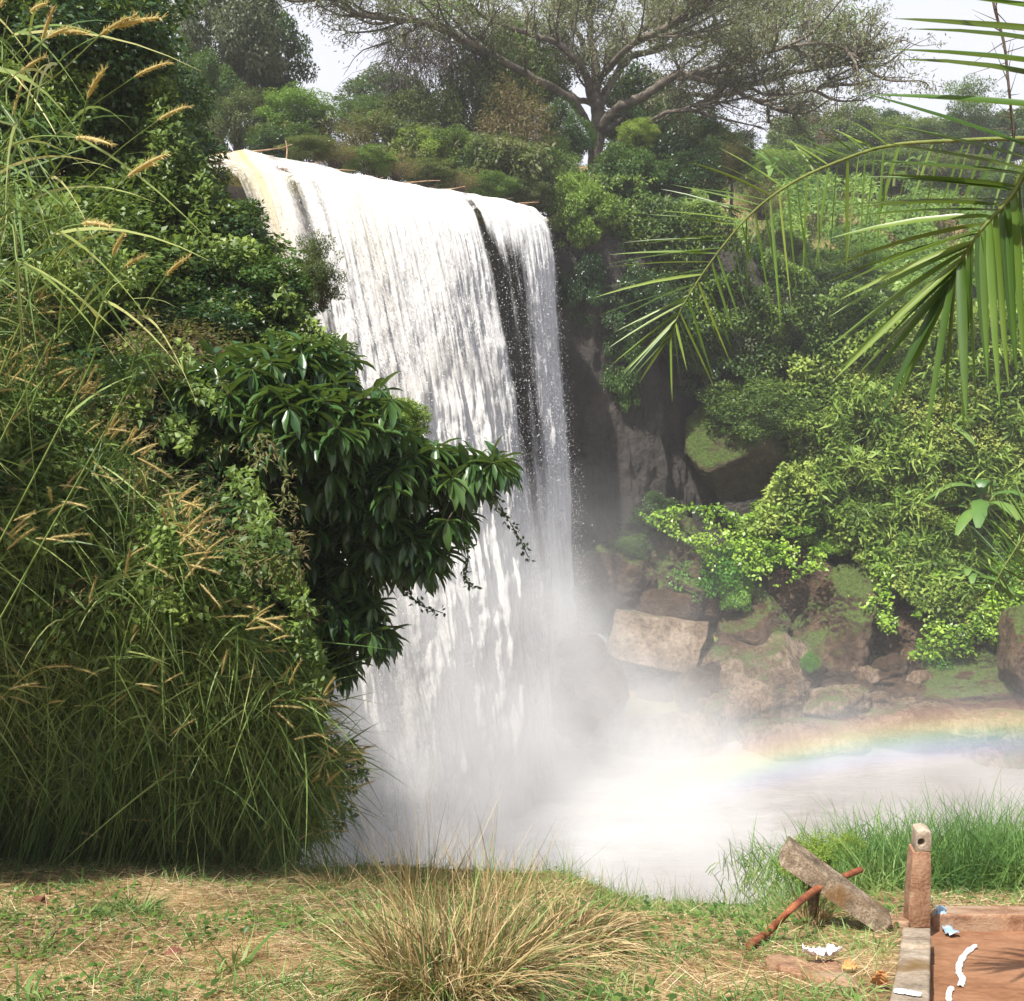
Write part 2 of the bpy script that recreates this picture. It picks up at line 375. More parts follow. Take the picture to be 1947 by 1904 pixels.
# pool: silty foaming water
def pool_mat():
    m, N, L = new_mat('silty_water'); g = N.new('ShaderNodeNewGeometry')
    mp = N.new('ShaderNodeMapping'); L.new(g.outputs['Position'], mp.inputs[0]); mp.inputs['Scale'].default_value = (.35, 1, 1)
    n1 = noise(N, L, mp.outputs[0], .5, 8, .68, .6); n2 = noise(N, L, mp.outputs[0], 2.2, 8, .7)
    at = node(N, 'ShaderNodeAttribute', attribute_name='foam')
    f = math_(N, L, 'ADD', at.outputs['Fac'], math_(N, L, 'SUBTRACT', math_(N, L, 'MULTIPLY_ADD', n2.outputs['Fac'], .5, math_(N, L, 'MULTIPLY', n1.outputs['Fac'], .6)), .55))
    rp = ramp(N, [(.2, (.20, .175, .16)), (.42, (.33, .31, .30)), (.58, (.52, .53, .54)), (.85, (.80, .81, .83))]); L.new(f, rp.inputs[0])
    out(N, L, principled(N, L, rp.outputs[0], .35, .4, bump(N, L, n2.outputs['Fac'], .8, .3))); return m
px_ = np.linspace(-14, 70, 300); py_ = np.linspace(9, 60, 220); PX, PY = np.meshgrid(px_, py_)
la = np.array([-4.0, 25.7]); lb = np.array([3.0, 38.8]); ld = (lb-la)/np.linalg.norm(lb-la); ln = np.array([ld[1], -ld[0]])
dl = (PX-la[0])*ln[0]+(PY-la[1])*ln[1]
foam = np.exp(-np.maximum(dl, 0)/5.0)*.55*smooth(PY, 20, 30)+.12
foam = foam+.22*np.exp(-((PX-3.0)/5.5)**2-((PY-30.5)/2.5)**2)
pz = EZ-14.3+.22*(fbm(PX*.7, PY*1.2, 0, 44)-.5)*(1+3*np.exp(-np.maximum(dl, 0)/5))
tag(grid_mesh('water', PX, PY, pz, pool_mat(), attrs={'foam': foam}), kind='structure')

# cliff behind and right of the fall
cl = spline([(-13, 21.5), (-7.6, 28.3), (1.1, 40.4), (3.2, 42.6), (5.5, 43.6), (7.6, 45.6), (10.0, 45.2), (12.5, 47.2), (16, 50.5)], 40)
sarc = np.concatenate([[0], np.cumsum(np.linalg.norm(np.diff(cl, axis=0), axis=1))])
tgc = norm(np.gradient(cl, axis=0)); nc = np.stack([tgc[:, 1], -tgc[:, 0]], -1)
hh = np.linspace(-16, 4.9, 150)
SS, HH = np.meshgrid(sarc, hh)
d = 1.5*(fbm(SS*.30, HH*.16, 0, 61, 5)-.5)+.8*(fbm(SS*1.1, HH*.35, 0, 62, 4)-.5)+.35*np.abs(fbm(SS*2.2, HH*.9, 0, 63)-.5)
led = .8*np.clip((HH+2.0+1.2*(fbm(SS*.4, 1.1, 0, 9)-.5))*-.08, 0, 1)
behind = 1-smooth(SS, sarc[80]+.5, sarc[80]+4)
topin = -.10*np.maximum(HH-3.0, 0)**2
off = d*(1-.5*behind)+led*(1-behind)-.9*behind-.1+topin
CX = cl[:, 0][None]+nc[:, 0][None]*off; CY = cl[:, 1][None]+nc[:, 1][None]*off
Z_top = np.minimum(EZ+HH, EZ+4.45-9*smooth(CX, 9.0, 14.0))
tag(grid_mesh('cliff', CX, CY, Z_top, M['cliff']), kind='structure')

# ---------------------------------------------------------------- waterfall
def fall_mat(name='falling_water'):
    m, N, L = new_mat(name)
    fx = node(N, 'ShaderNodeAttribute', attribute_name='fs'); fh = node(N, 'ShaderNodeAttribute', attribute_name='fh')
    dn = node(N, 'ShaderNodeAttribute', attribute_name='dens'); si = node(N, 'ShaderNodeAttribute', attribute_name='silt')
    def cv(a, b, s3=0.0):
        c = N.new('ShaderNodeCombineXYZ'); L.new(math_(N, L, 'MULTIPLY', fx.outputs['Fac'], a), c.inputs[0]); L.new(math_(N, L, 'MULTIPLY', fh.outputs['Fac'], b), c.inputs[1]); c.inputs[2].default_value = s3
        return c.outputs[0]
    a1 = noise(N, L, cv(2.6, .16), 1.0, 6, .62, .25); a2 = noise(N, L, cv(6.0, .55, 3.0), 1.0, 7, .72, .5); a3 = noise(N, L, cv(14, 7.0, 7.0), 1.0, 5, .8)
    a4 = noise(N, L, cv(2.4, 1.9, 11.0), 1.0, 7, .7, .2)
    s = math_(N, L, 'MULTIPLY', a1.outputs['Fac'], .30); s = math_(N, L, 'MULTIPLY_ADD', a2.outputs['Fac'], .26, s); s = math_(N, L, 'MULTIPLY_ADD', a3.outputs['Fac'], .24, s); s = math_(N, L, 'MULTIPLY_ADD', a4.outputs['Fac'], .20, s)
    al = math_(N, L, 'MULTIPLY', math_(N, L, 'ADD', math_(N, L, 'SUBTRACT', s, .5), math_(N, L, 'SUBTRACT', dn.outputs['Fac'], .34)), 5.0, clamp=True)
    w = ramp(N, [(.38, (.56, .57, .58)), (.47, (.78, .78, .77)), (.57, (.95, .95, .94))]); L.new(s, w.inputs[0])
    thin = math_(N, L, 'MULTIPLY', math_(N, L, 'SUBTRACT', .56, dn.outputs['Fac']), 2.4, clamp=True)
    w0 = mixc(N, L, thin, w.outputs[0], (.24, .235, .24))
    sc_ = mixc(N, L, math_(N, L, 'MULTIPLY', si.outputs['Fac'], math_(N, L, 'MULTIPLY_ADD', a1.outputs['Fac'], 1.6, -.25), clamp=True), w0, (.60, .47, .20))
    gg = N.new('ShaderNodeNewGeometry'); vm = N.new('ShaderNodeVectorMath'); vm.operation = 'MULTIPLY_ADD'; vm.inputs[1].default_value = (.5, .5, .5); vm.inputs[2].default_value = (-.10, -.40, .60)
    L.new(bump(N, L, s, .35, .3), vm.inputs[0]); vn_ = N.new('ShaderNodeVectorMath'); vn_.operation = 'NORMALIZE'; L.new(vm.outputs[0], vn_.inputs[0])
    b = principled(N, L, sc_, .8, .1, vn_.outputs[0])      # droplets and bubbles scatter light evenly, whichever way the sheet faces
    tl = N.new('ShaderNodeBsdfTranslucent'); L.new(sc_, tl.inputs[0])
    m1 = N.new('ShaderNodeMixShader'); m1.inputs[0].default_value = .35; L.new(b, m1.inputs[1]); L.new(tl.outputs[0], m1.inputs[2])
    tp = N.new('ShaderNodeBsdfTransparent'); m2 = N.new('ShaderNodeMixShader'); L.new(al, m2.inputs[0]); L.new(tp.outputs[0], m2.inputs[1]); L.new(m1.outputs[0], m2.inputs[2])
    out(N, L, m2.outputs[0]); return m
M['fall'] = fall_mat()
LP, RP = np.array([-7.4, 28.0]), np.array([1.3, 40.0])
CD = (RP-LP); CLEN = np.linalg.norm(CD); CD = CD/CLEN; OUTD = np.array([CD[1], -CD[0]])
def fall_pos(s, h, extra=0.0):
    """s along the lip 0..1 (left near, right far), h metres below the lip (negative: upstream)"""
    v0 = np.interp(s, [0, .5, .8, 1], [2.15, 1.8, 1.1, .62])
    hp = np.maximum(h, 0)
    dout = v0*np.sqrt(2*hp/9.8)*np.clip(hp/.6, .4, 1)**.5
    up = np.minimum(h, 0)
    drop = np.where(h < 0, -.02*h*0-.0, hp)
    lipz = 4.95+.16*(fbm(s*16, 2.5, 0, 15)-.5)+.03*np.sin(s*9+1)-.35*smooth(s, .93, 1.0)-.25*smooth(.06-s, 0, .06)
    sm = np.where(h < 0, .05*np.exp(h*1.2), 0)
    ox = LP[0]+CD[0]*CLEN*s+OUTD[0]*(dout+up+extra); oy = LP[1]+CD[1]*CLEN*s+OUTD[1]*(dout+up+extra)
    return ox, oy, EZ+lipz-drop-sm+.1
def fall_disp(s, h):
    hp = np.maximum(h, 0); g = np.clip(hp/19, 0, 1)
    x = s*CLEN
    st = .10*(fbm(x*2.6, hp*.18, 0, 71)-.5)+.03*(fbm(x*9, hp*.5, 0, 72)-.5)
    bi = fbm(x*.8, hp*.30, 0, 73, 3); b2 = fbm(x*2.2, hp*.8, 0, 75, 3)
    return st*(1+g)+g**.8*(.75*bi+.22*(b2-.5))+(.25+g)*.11*(fbm(x*2.6, hp*2.0, 0, 77, 4)-.5)
def fall_dens(s, h):
    g = np.maximum(h, 0)
    w = s+.02*(fbm(s*14, g*.12, 0, 81)-.5)
    d = .70*np.ones_like(w)
    d = d-.34*np.exp(-((w-.115)/.030)**2)*np.exp(-g/14)-.22*np.exp(-((w-.175)/.02)**2)*np.exp(-g/9)
    d = d-.20*np.exp(-((w-.035)/.02)**2)
    d = d+.16*np.exp(-((w-.45)/.16)**2)
    gw = .013+.0022*np.minimum(g, 14)
    d = d-(.46+.22*(fbm(s*40, g*.35, 0, 85)-.5))*np.exp(-((w-(.672+.0062*np.minimum(g, 14)))/(gw*1.15))**2)*(1-.72*smooth(g, 4, 12))
    d = d-(.36+.25*(fbm(s*70, g*.25, 0, 87)-.5))*smooth(w, .665+.0055*np.minimum(g, 14), .70+.0055*np.minimum(g, 14))*(1-smooth(w, .80, .90))*smooth(g, .3, 2.5)*(1-.6*smooth(g, 5, 14))
    d = d-.10*smooth(w, .88, .92)
    d = d-.25*smooth(w, .965, 1.0)-.25*smooth(.03-w, 0, .03)
    return d
ns_, nh = 560, 420
s1 = np.linspace(0, 1, ns_); D_ = 0; h1 = np.concatenate([np.linspace(-7, -.02, 14), 19.4*np.linspace(0, 1, nh)**1.25])
S2, H2 = np.meshgrid(s1, h1)
DS = fall_disp(S2, H2); FX, FY, FZ = fall_pos(S2, H2, DS*smooth(H2, 0, 1.5))
DN = fall_dens(S2, H2); DN = np.where(H2 < .02, np.maximum(DN, .75), DN)
silt = np.exp(-((S2-.03)/.05)**2)*1.1*np.exp(-np.maximum(H2, 0)/6)+.45*np.exp(-((S2-.27)/.06)**2)*np.exp(-np.maximum(H2, 0)/4)+.16*(1-smooth(S2, .5, .8))
FZ = FZ-.0
wf = empty('waterfall', (0, 0, 0)); tag(wf, 'broad white waterfall pouring over the cliff into the misty pool', 'waterfall')
grid_mesh('water_curtain', FX, FY, FZ, M['fall'], wf, {'fs': S2*CLEN, 'fh': H2, 'dens': DN, 'silt': silt})
# a second sheet of loose water in front, only where the fall breaks up
S3, H3 = np.meshgrid(np.linspace(.0, 1.0, 380), np.linspace(2.0, 19.3, 260))
D3 = fall_disp(S3+.37, H3*1.07); FX, FY, FZ = fall_pos(S3, H3, D3+.25)
DN3 = fall_dens(S3, H3)-.24-.10*smooth(S3, .62, .66)+.02*smooth(H3, 6, 14)-.5*(1-smooth(H3+2*fbm(S3*30, 1.0, 0, 3), 3, 9))
grid_mesh('loose_water', FX, FY, FZ, M['fall'], wf, {'fs': S3*CLEN*1.1+33, 'fh': H3*.9+5, 'dens': DN3, 'silt': silt[0, 0]*0+.15*(1-smooth(S3, .5, .8))})
def droplet_mat():
    m, N, L = new_mat('water_droplets'); out(N, L, principled(N, L, (.9, .9, .9), .3, .5)); return m
M['drop'] = droplet_mat()
g = Geo(); n = 60000
s = rng.random(n); h = 19*rng.random(n)**.75
keep = rng.random(n) < np.clip(fall_dens(s, h)*1.3, .22, 1); s = s[keep]; h = h[keep]; n = len(s)
s = s+rng.normal(size=n)*(.004+.0007*h)
ex = fall_disp(np.clip(s, 0, 1), h)+np.abs(rng.normal(size=n))*(.05+.022*h)
X, Y, Z = fall_pos(s, h, ex)
leaves(g, np.stack([X, Y, Z], -1), norm(rdir(n)+np.array([0, 0, -.8])), rdir(n), .020+.030*rng.random(n)**2, .014+.012*rng.random(n), T_DIA)
g.build('spray', M['drop'], wf)

# ---------------------------------------------------------------- mist and rainbow
def mist_mat():
    m, N, L = new_mat('mist'); co = N.new('ShaderNodeTexCoord'); sx = N.new('ShaderNodeSeparateXYZ'); L.new(co.outputs['Object'], sx.inputs[0])
    x, y, z = sx.outputs
    mm = lambda op, a, b=None, c=None, cl=False: math_(N, L, op, a, b, c, cl)
    dd = mm('ADD', mm('MULTIPLY', mm('SUBTRACT', x, float(la[0])), float(ln[0])), mm('MULTIPLY', mm('SUBTRACT', y, float(la[1])), float(ln[1])))
    da = mm('MAXIMUM', dd, 0.0)
    e4 = mm('EXPONENT', mm('MULTIPLY', da, -1/2.2))
    hs = mm('MULTIPLY_ADD', e4, 4.6, 1.05)
    zz = mm('SUBTRACT', z, EZ-14.3)
    fz = mm('EXPONENT', mm('MULTIPLY', mm('DIVIDE', mm('MAXIMUM', zz, 0.0), hs), -1.0))
    fx = mm('ADD', mm('MULTIPLY', mm('EXPONENT', mm('MULTIPLY', da, -1/7.0)), .76), .24)
    edge = mm('MULTIPLY', mm('SUBTRACT', y, 15.0), .2, cl=True)
    edge2 = mm('MULTIPLY', mm('SUBTRACT', 27.0, x), .15, cl=True)
    far_ = mm('MULTIPLY_ADD', mm('MULTIPLY', mm('SUBTRACT', 38.8, y), .25, cl=True), .95, .05)
    edge3 = mm('MULTIPLY', mm('SUBTRACT', EZ-3.5, z), .3, cl=True)
    ns = noise(N, L, co.outputs['Object'], .28, 4, .6, .3)
    nf = mm('MULTIPLY', mm('SUBTRACT', ns.outputs['Fac'], .36), 4.2, cl=True)
    den = mm('MULTIPLY', mm('MULTIPLY', mm('MULTIPLY', mm('MULTIPLY', fz, fx), mm('MULTIPLY_ADD', nf, .85, .15)), mm('MULTIPLY', mm('MULTIPLY', edge, edge2), mm('MULTIPLY', edge3, far_))), 1.05)
    v = N.new('ShaderNodeVolumeScatter'); v.inputs['Color'].default_value = (.97, .98, 1.0, 1); v.inputs['Anisotropy'].default_value = -.1
    L.new(den, v.inputs['Density'])
    out(N, L, None, v.outputs[0]); return m
def box_obj(name, lo, hi, mat, parent=None):
    x0, y0, z0 = lo; x1, y1, z1 = hi
    V = [(x0, y0, z0), (x1, y0, z0), (x1, y1, z0), (x0, y1, z0), (x0, y0, z1), (x1, y0, z1), (x1, y1, z1), (x0, y1, z1)]
    return mesh_np(name, V, np.array([(0, 3, 2, 1), (4, 5, 6, 7), (0, 1, 5, 4), (1, 2, 6, 5), (2, 3, 7, 6), (3, 0, 4, 7)]), mat, parent)
mist = box_obj('mist', (-9, 15, EZ-14.6), (27, 44, EZ-3.4), mist_mat())
tag(mist, 'white spray drifting off the foot of the waterfall over the pool', 'mist', kind='stuff')

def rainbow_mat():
    m, N, L = new_mat('painted_rainbow'); at = node(N, 'ShaderNodeAttribute', attribute_name='tint'); aa = node(N, 'ShaderNodeAttribute', attribute_name='along')
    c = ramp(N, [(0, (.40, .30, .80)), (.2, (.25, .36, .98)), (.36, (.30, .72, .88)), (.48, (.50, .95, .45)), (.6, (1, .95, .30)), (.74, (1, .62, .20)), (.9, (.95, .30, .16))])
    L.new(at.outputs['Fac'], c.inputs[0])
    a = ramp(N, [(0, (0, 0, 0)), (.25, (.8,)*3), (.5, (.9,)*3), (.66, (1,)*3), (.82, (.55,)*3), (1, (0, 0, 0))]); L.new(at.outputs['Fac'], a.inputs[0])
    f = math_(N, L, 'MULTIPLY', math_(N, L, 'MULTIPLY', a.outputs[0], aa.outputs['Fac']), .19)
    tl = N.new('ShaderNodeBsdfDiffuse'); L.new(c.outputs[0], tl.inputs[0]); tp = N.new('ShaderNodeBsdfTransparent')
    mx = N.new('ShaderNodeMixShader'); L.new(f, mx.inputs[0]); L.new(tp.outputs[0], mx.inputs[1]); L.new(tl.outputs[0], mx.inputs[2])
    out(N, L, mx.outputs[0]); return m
# thin sheet with the rainbow's light painted in as colours, on the 42 degree cone round the antisolar direction, standing in the spray
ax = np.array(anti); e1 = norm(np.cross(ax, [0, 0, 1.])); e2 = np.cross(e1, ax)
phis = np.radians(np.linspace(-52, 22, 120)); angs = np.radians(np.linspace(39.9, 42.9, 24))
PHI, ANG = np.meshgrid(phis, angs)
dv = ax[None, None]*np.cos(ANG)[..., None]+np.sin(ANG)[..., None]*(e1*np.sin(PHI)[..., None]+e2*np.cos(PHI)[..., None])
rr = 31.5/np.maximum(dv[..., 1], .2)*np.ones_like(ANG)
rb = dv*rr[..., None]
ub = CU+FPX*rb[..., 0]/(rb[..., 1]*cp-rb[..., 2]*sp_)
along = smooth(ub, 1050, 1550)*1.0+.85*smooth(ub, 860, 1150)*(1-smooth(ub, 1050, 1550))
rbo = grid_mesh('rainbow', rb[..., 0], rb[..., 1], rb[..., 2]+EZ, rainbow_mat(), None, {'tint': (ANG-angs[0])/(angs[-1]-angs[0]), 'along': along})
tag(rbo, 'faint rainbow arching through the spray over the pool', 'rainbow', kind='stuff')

# ================================================================ vegetation
def foliage_geo(n, L, Wd, ncl, cr, seed, squash=1.0, upright=0.0, tmpl=T_DIA, top_only=False):
    """leaf clumps through a ball of radius 1 whose foot stands at the origin"""
    r = np.random.default_rng(seed); g = Geo()
    c = norm(r.normal(size=(ncl, 3))); rad = .45+.50*r.random(ncl)**.6
    c = c*rad[:, None]
    if top_only: c[:, 2] = np.abs(c[:, 2])
    # uneven outline
    bulge = .35+1.35*fbm(c[:, 0]*1.5+seed, c[:, 1]*1.5, c[:, 2]*1.5, seed, 3)+.22*(r.random(ncl)-.3)*(r.random(ncl) < .3)
    c = c*bulge[:, None]
    csz = cr*(.6+.8*r.random(ncl)); ct = r.random(ncl)
    k = r.choice(ncl, n, p=csz**2/(csz**2).sum())
    dd = norm(r.normal(size=(n, 3))); rr_ = csz[k]*(.35+.75*r.random(n)**.5)
    p = c[k]+dd*rr_[:, None]*np.array([1, 1, .75])
    outw = norm(p-.3*c[k]+dd*.5)
    D = norm(outw*.7+r.normal(size=(n, 3))*.5+np.array([0, 0, upright-.15]))
    Nn = norm(outw+np.array([0, 0, .8])+r.normal(size=(n, 3))*.45)
    s = (.6+.7*r.random(n))
    tint = np.clip(.30*ct[k]+.30*r.random(n)+.22*(p[:, 2]*0+1)*.9, 0, 1)
    p[:, 2] = p[:, 2]*squash+(0 if top_only else squash)
    leaves(g, p, D, Nn, L*s, Wd*s, tmpl, tint)
    return g, c*np.array([1, 1, squash])+np.array([0, 0, 0 if top_only else squash])
def stems_geo(c, seed, n=14, r0=.035, base=.12):
    r = np.random.default_rng(seed); g = Geo()
    for i in r.choice(len(c), min(n, len(c)), replace=False):
        b = np.array([r.normal()*base, r.normal()*base, -.25]); e = c[i]; m_ = (b+e)/2+r.normal(size=3)*.10
        pts = spline([b, m_, e], 5); tube(g, pts, np.linspace(r0, r0*.25, len(pts)), 5, .5)
    return g
PROTO = {}
def make_bush_mesh(key, **kw):
    st = kw.pop('stems', 14); r0 = kw.pop('r0', .03)
    g, c = foliage_geo(**kw); fo = g.build('foliage', M['leaf_mid']); stm = stems_geo(c, kw['seed']+5, st, r0).build('stem', M['twig'])
    PROTO[key] = (fo.data, stm.data)
    bpy.data.objects.remove(fo); bpy.data.objects.remove(stm)
make_bush_mesh('round', n=17000, L=.095, Wd=.052, ncl=70, cr=.30, seed=1)
make_bush_mesh('round2', n=17000, L=.085, Wd=.050, ncl=95, cr=.24, seed=2)
make_bush_mesh('fine', n=24000, L=.065, Wd=.034, ncl=120, cr=.22, seed=3)
make_bush_mesh('loose', n=7500, L=.085, Wd=.040, ncl=60, cr=.24, seed=4, stems=40, r0=.018)
make_bush_mesh('dry', n=5200, L=.075, Wd=.030, ncl=90, cr=.25, seed=5, stems=80, r0=.014)
make_bush_mesh('creep', n=15000, L=.075, Wd=.055, ncl=80, cr=.26, seed=6, top_only=True, squash=.9)
make_bush_mesh('spiky', n=11000, L=.19, Wd=.036, ncl=80, cr=.22, seed=8, upright=.1)
make_bush_mesh('broad', n=5200, L=.17, Wd=.095, ncl=70, cr=.26, seed=9, tmpl=T_FOLD)
make_bush_mesh('dense', n=34000, L=.062, Wd=.036, ncl=150, cr=.21, seed=12)
def bush(key, mat, u, v, y, ru, rv, label, name='shrub', cat='shrub', group=None, trunk=None, rot=None, dyn=1.0):
    k = pxm(y); b = P(u, v+rv, y)
    if trunk: b = P(u, v+trunk, y)
    r = empty(name, b); tag(r, label, cat, group)
    fm, sm = PROTO[key]
    off = Vector((0, 0, 0))
    if trunk: off = Vector((0, 0, (P(u, v+rv, y)-b)[2]))
    rz = rng.random()*6.28 if rot is None else rot
    for nm, me, mt in (('crown' if trunk else 'foliage', fm, M[mat]), ('branches' if trunk else 'stem', sm, M['twig'])):
        o = bpy.data.objects.new(nm, me); COL.objects.link(o); o.parent = r
        # turn inside the ellipsoid: rotation first, then the stretch on the empty's axes
        o.rotation_euler = (0, 0, rz); o.location = off; o.scale = (ru*k, ru*k*dyn, rv*k)
        o.material_slots[0].link = 'OBJECT'; o.material_slots[0].material = mt
    if trunk:
        g = Geo(); h = off[2]+rv*k*.8; pts = spline([(0, 0, -.6), (.05*h, 0, h*.4), (0, .04*h, h)], 5)
        tube(g, pts, np.linspace(.06, .03, len(pts))*max(h, 2)*.6, 7, .5); g.build('trunk', M['bark'], r)
    return r

# --- big spreading tree above the cliff
TY = 50.0
def hero_tree():
    root = empty('spreading_tree', P(1128, 440, TY)); base = np.array(root.location)
    tag(root, 'huge spreading tree with pale bare limbs and thin grey green crown above the cliff', 'tree')
    gb = Geo(); gt = Geo(); gl = Geo(); r = np.random.default_rng(21)
    def T(pts): return np.array([P(a, b, TY+c)-base for a, b, c in pts])
    limbs = [
     ([(1130,480,0),(1126,400,0),(1128,300,0),(1131,230,0),(1130,180,0),(1136,120,0),(1126,50,.5),(1132,-60,1)], .401, .12),
     ([(1130,260,0),(1100,205,-1),(1060,165,-2),(1010,138,-3),(950,105,-4),(900,78,-5),(830,50,-5.5),(745,46,-6),(690,40,-6.3),(650,18,-6.5),(590,20,-6.8)], .34, .05),
     ([(1128,190,0),(1100,120,-1.5),(1065,85,-2),(990,62,-3),(910,25,-3.5),(850,-30,-4)], .28, .08),
     ([(1130,200,0),(1085,185,2),(1040,150,3),(985,135,4),(930,90,5),(880,30,6)], .24, .06),
     ([(1134,215,0),(1165,165,1),(1200,120,2),(1270,95,3),(1340,72,4),(1420,30,5),(1520,-10,6)], .33, .08),
     ([(1136,250,0),(1175,205,-1),(1225,185,-2),(1290,150,-3),(1350,163,-3.5),(1420,168,-4),(1500,150,-4.5),(1590,140,-5),(1650,155,-5.5)], .36, .06),
     ([(1136,262,0),(1200,212,1),(1270,180,1.5),(1340,180,2),(1400,178,2.5),(1450,192,3),(1490,208,3.3),(1530,212,3.5)], .26, .05),
     ([(1138,150,0),(1180,100,-3),(1240,60,-5),(1320,20,-6),(1400,-40,-7)], .26, .08),
     ([(1340,72,4),(1400,85,4.5),(1470,60,5),(1540,50,5),(1610,60,5)], .15, .04),
     ([(1290,150,-3),(1360,125,-4),(1430,110,-5),(1510,95,-6),(1590,95,-6),(1640,120,-6.5)], .18, .04),
     ([(1170,110,1),(1240,40,2),(1320,10,3),(1430,-30,3)], .2, .07),
     ([(1120,110,0),(1080,30,2),(1040,-20,3)], .22, .08),
     ([(1138,300,0),(1190,262,-1),(1250,225,-2),(1310,205,-3),(1370,185,-3.5)], .2, .08),
     ([(1420,168,-4),(1470,185,-4.3),(1530,180,-4.6),(1600,165,-5)], .11, .03),
     ([(1340,-10,0),(1355,40,0),(1330,100,1)], .1, .08),
    ]
    segs = []
    for pts, r0, r1 in limbs:
        r0 *= 1 if r0 > .4 else .62; r1 *= .7
        q = spline(T(pts), 8); q[:, :] += np.concatenate([[[0, 0, 0]], np.cumsum(r.normal(size=(len(q)-1, 3))*.05, 0)*.6])
        tube(gb, q, np.linspace(1, 0, len(q))**.8*(r0-r1)+r1, 8, .5, .12); segs.append((q, r0, r1))
    subs = []
    for qi, (q, r0, r1) in enumerate(segs):
        ln_ = np.linalg.norm(np.diff(q, axis=0), axis=1).sum(); k = int(ln_*2.0)
        for _ in range(k):
            t = .28+.72*r.random() if qi else .55+.45*r.random(); i = min(int(t*(len(q)-1)), len(q)-2)
            d = norm(q[i+1]-q[i]); side = norm(r.normal(size=3)*np.array([1, 1, .35])+np.array([0, 0, .22]))
            L_ = (1.5+2.3*r.random())*(1.15-.5*t)
            p0 = q[i]; p1 = p0+(d*.6+side*.6)*L_*.5; p2 = p1+norm(d*.5+side*.7+np.array([0, 0, .18+.3*r.random()]))*L_*.6
            s = spline([p0, p1+r.normal(size=3)*.1, p2], 4); tube(gb, s, np.linspace(.075, .025, len(s)), 5, .5); subs.append(s)
    tips = []
    for s in subs:
        for _ in range(7):
            i = r.integers(2, len(s)); d = norm(s[-1]-s[0]); dd = norm(d*.8+r.normal(size=3)*np.array([.8, .8, .45])+np.array([0, 0, .15]))
            L_ = .5+.9*r.random(); e = s[i]+dd*L_+np.array([0, 0, -.08])
            w = spline([s[i], (s[i]+e)/2+r.normal(size=3)*.09, e], 3); tube(gt, w, np.linspace(.026, .009, len(w)), 4, .5)
            tips.append((w[-1], dd, r.random())); tips.append((w[3], dd, r.random()))
            for _k in range(2):
                e2 = w[-1-_k]+norm(dd+r.normal(size=3)*.9)*(.2+.35*r.random()); tube(gt, [w[-1-_k], (w[-1-_k]+e2)/2+r.normal(size=3)*.03, e2], [.013, .010, .007], 3, .5)
                tips.append((e2, dd, r.random()))
    B = []; D = []; Nn = []; Tn = []
    for p, d, w in tips:
        z = fbm(p[0]*.28+3, p[2]*.28, p[1]*.28, 90)
        xr = p[0]; dens = 1.0*(z-.27)*8
        if xr > 4: dens *= .62 if p[2] > 6.5 else .3
        if xr < -4.5: dens *= .45
        if xr < -9: dens *= .8
        k = int(max(0, 13*min(dens, 1.3)*(.4+.9*w)))
        if k == 0: continue
        B.append(p+r.normal(size=(k, 3))*np.array([.22, .22, .14])); D.append(norm(r.normal(size=(k, 3))+d*.5+np.array([0, 0, -.35]))); Nn.append(norm(r.normal(size=(k, 3))*.5+np.array([0, -.2, 1])))
        Tn.append(np.clip(.15+.45*r.random(k)+.3*w, 0, 1))
    B = np.concatenate(B); D = np.concatenate(D); Nn = np.concatenate(Nn); Tn = np.concatenate(Tn)
    leaves(gl, B, D, Nn, .14+.09*r.random(len(B)), .052, T_DIA, Tn)
    gb.build('trunk', M['bark'], root, True); gt.build('twigs', M['twig'], root); gl.build('crown', M['leaf_grey'], root)
    # fresh light green shoots
    g2 = Geo(); pt = np.array([t[0] for t in tips])
    for (u, v, y_) in ((835,20,-4),(885,12,-4),(790,20,-5),(1600,40,4),(1500,35,4),(1560,55,5),(1180,150,2)):
        c = P(u, v, TY+y_)-base; n = 170
        q = c+r.normal(size=(n, 3))*np.array([.42, .8, .26]); leaves(g2, q, norm(rdir(n)+[0, 0, -.2]), norm(rdir(n)*.5+[0, -.3, 1]), .22, .10, T_DIA)
    g2.build('young_leaves', M['leaf_bright'], root)
hero_tree()

# --- trees and shrubs on the plateau behind the lip and round the big tree
G1 = 'shrubs above the lip of the fall'
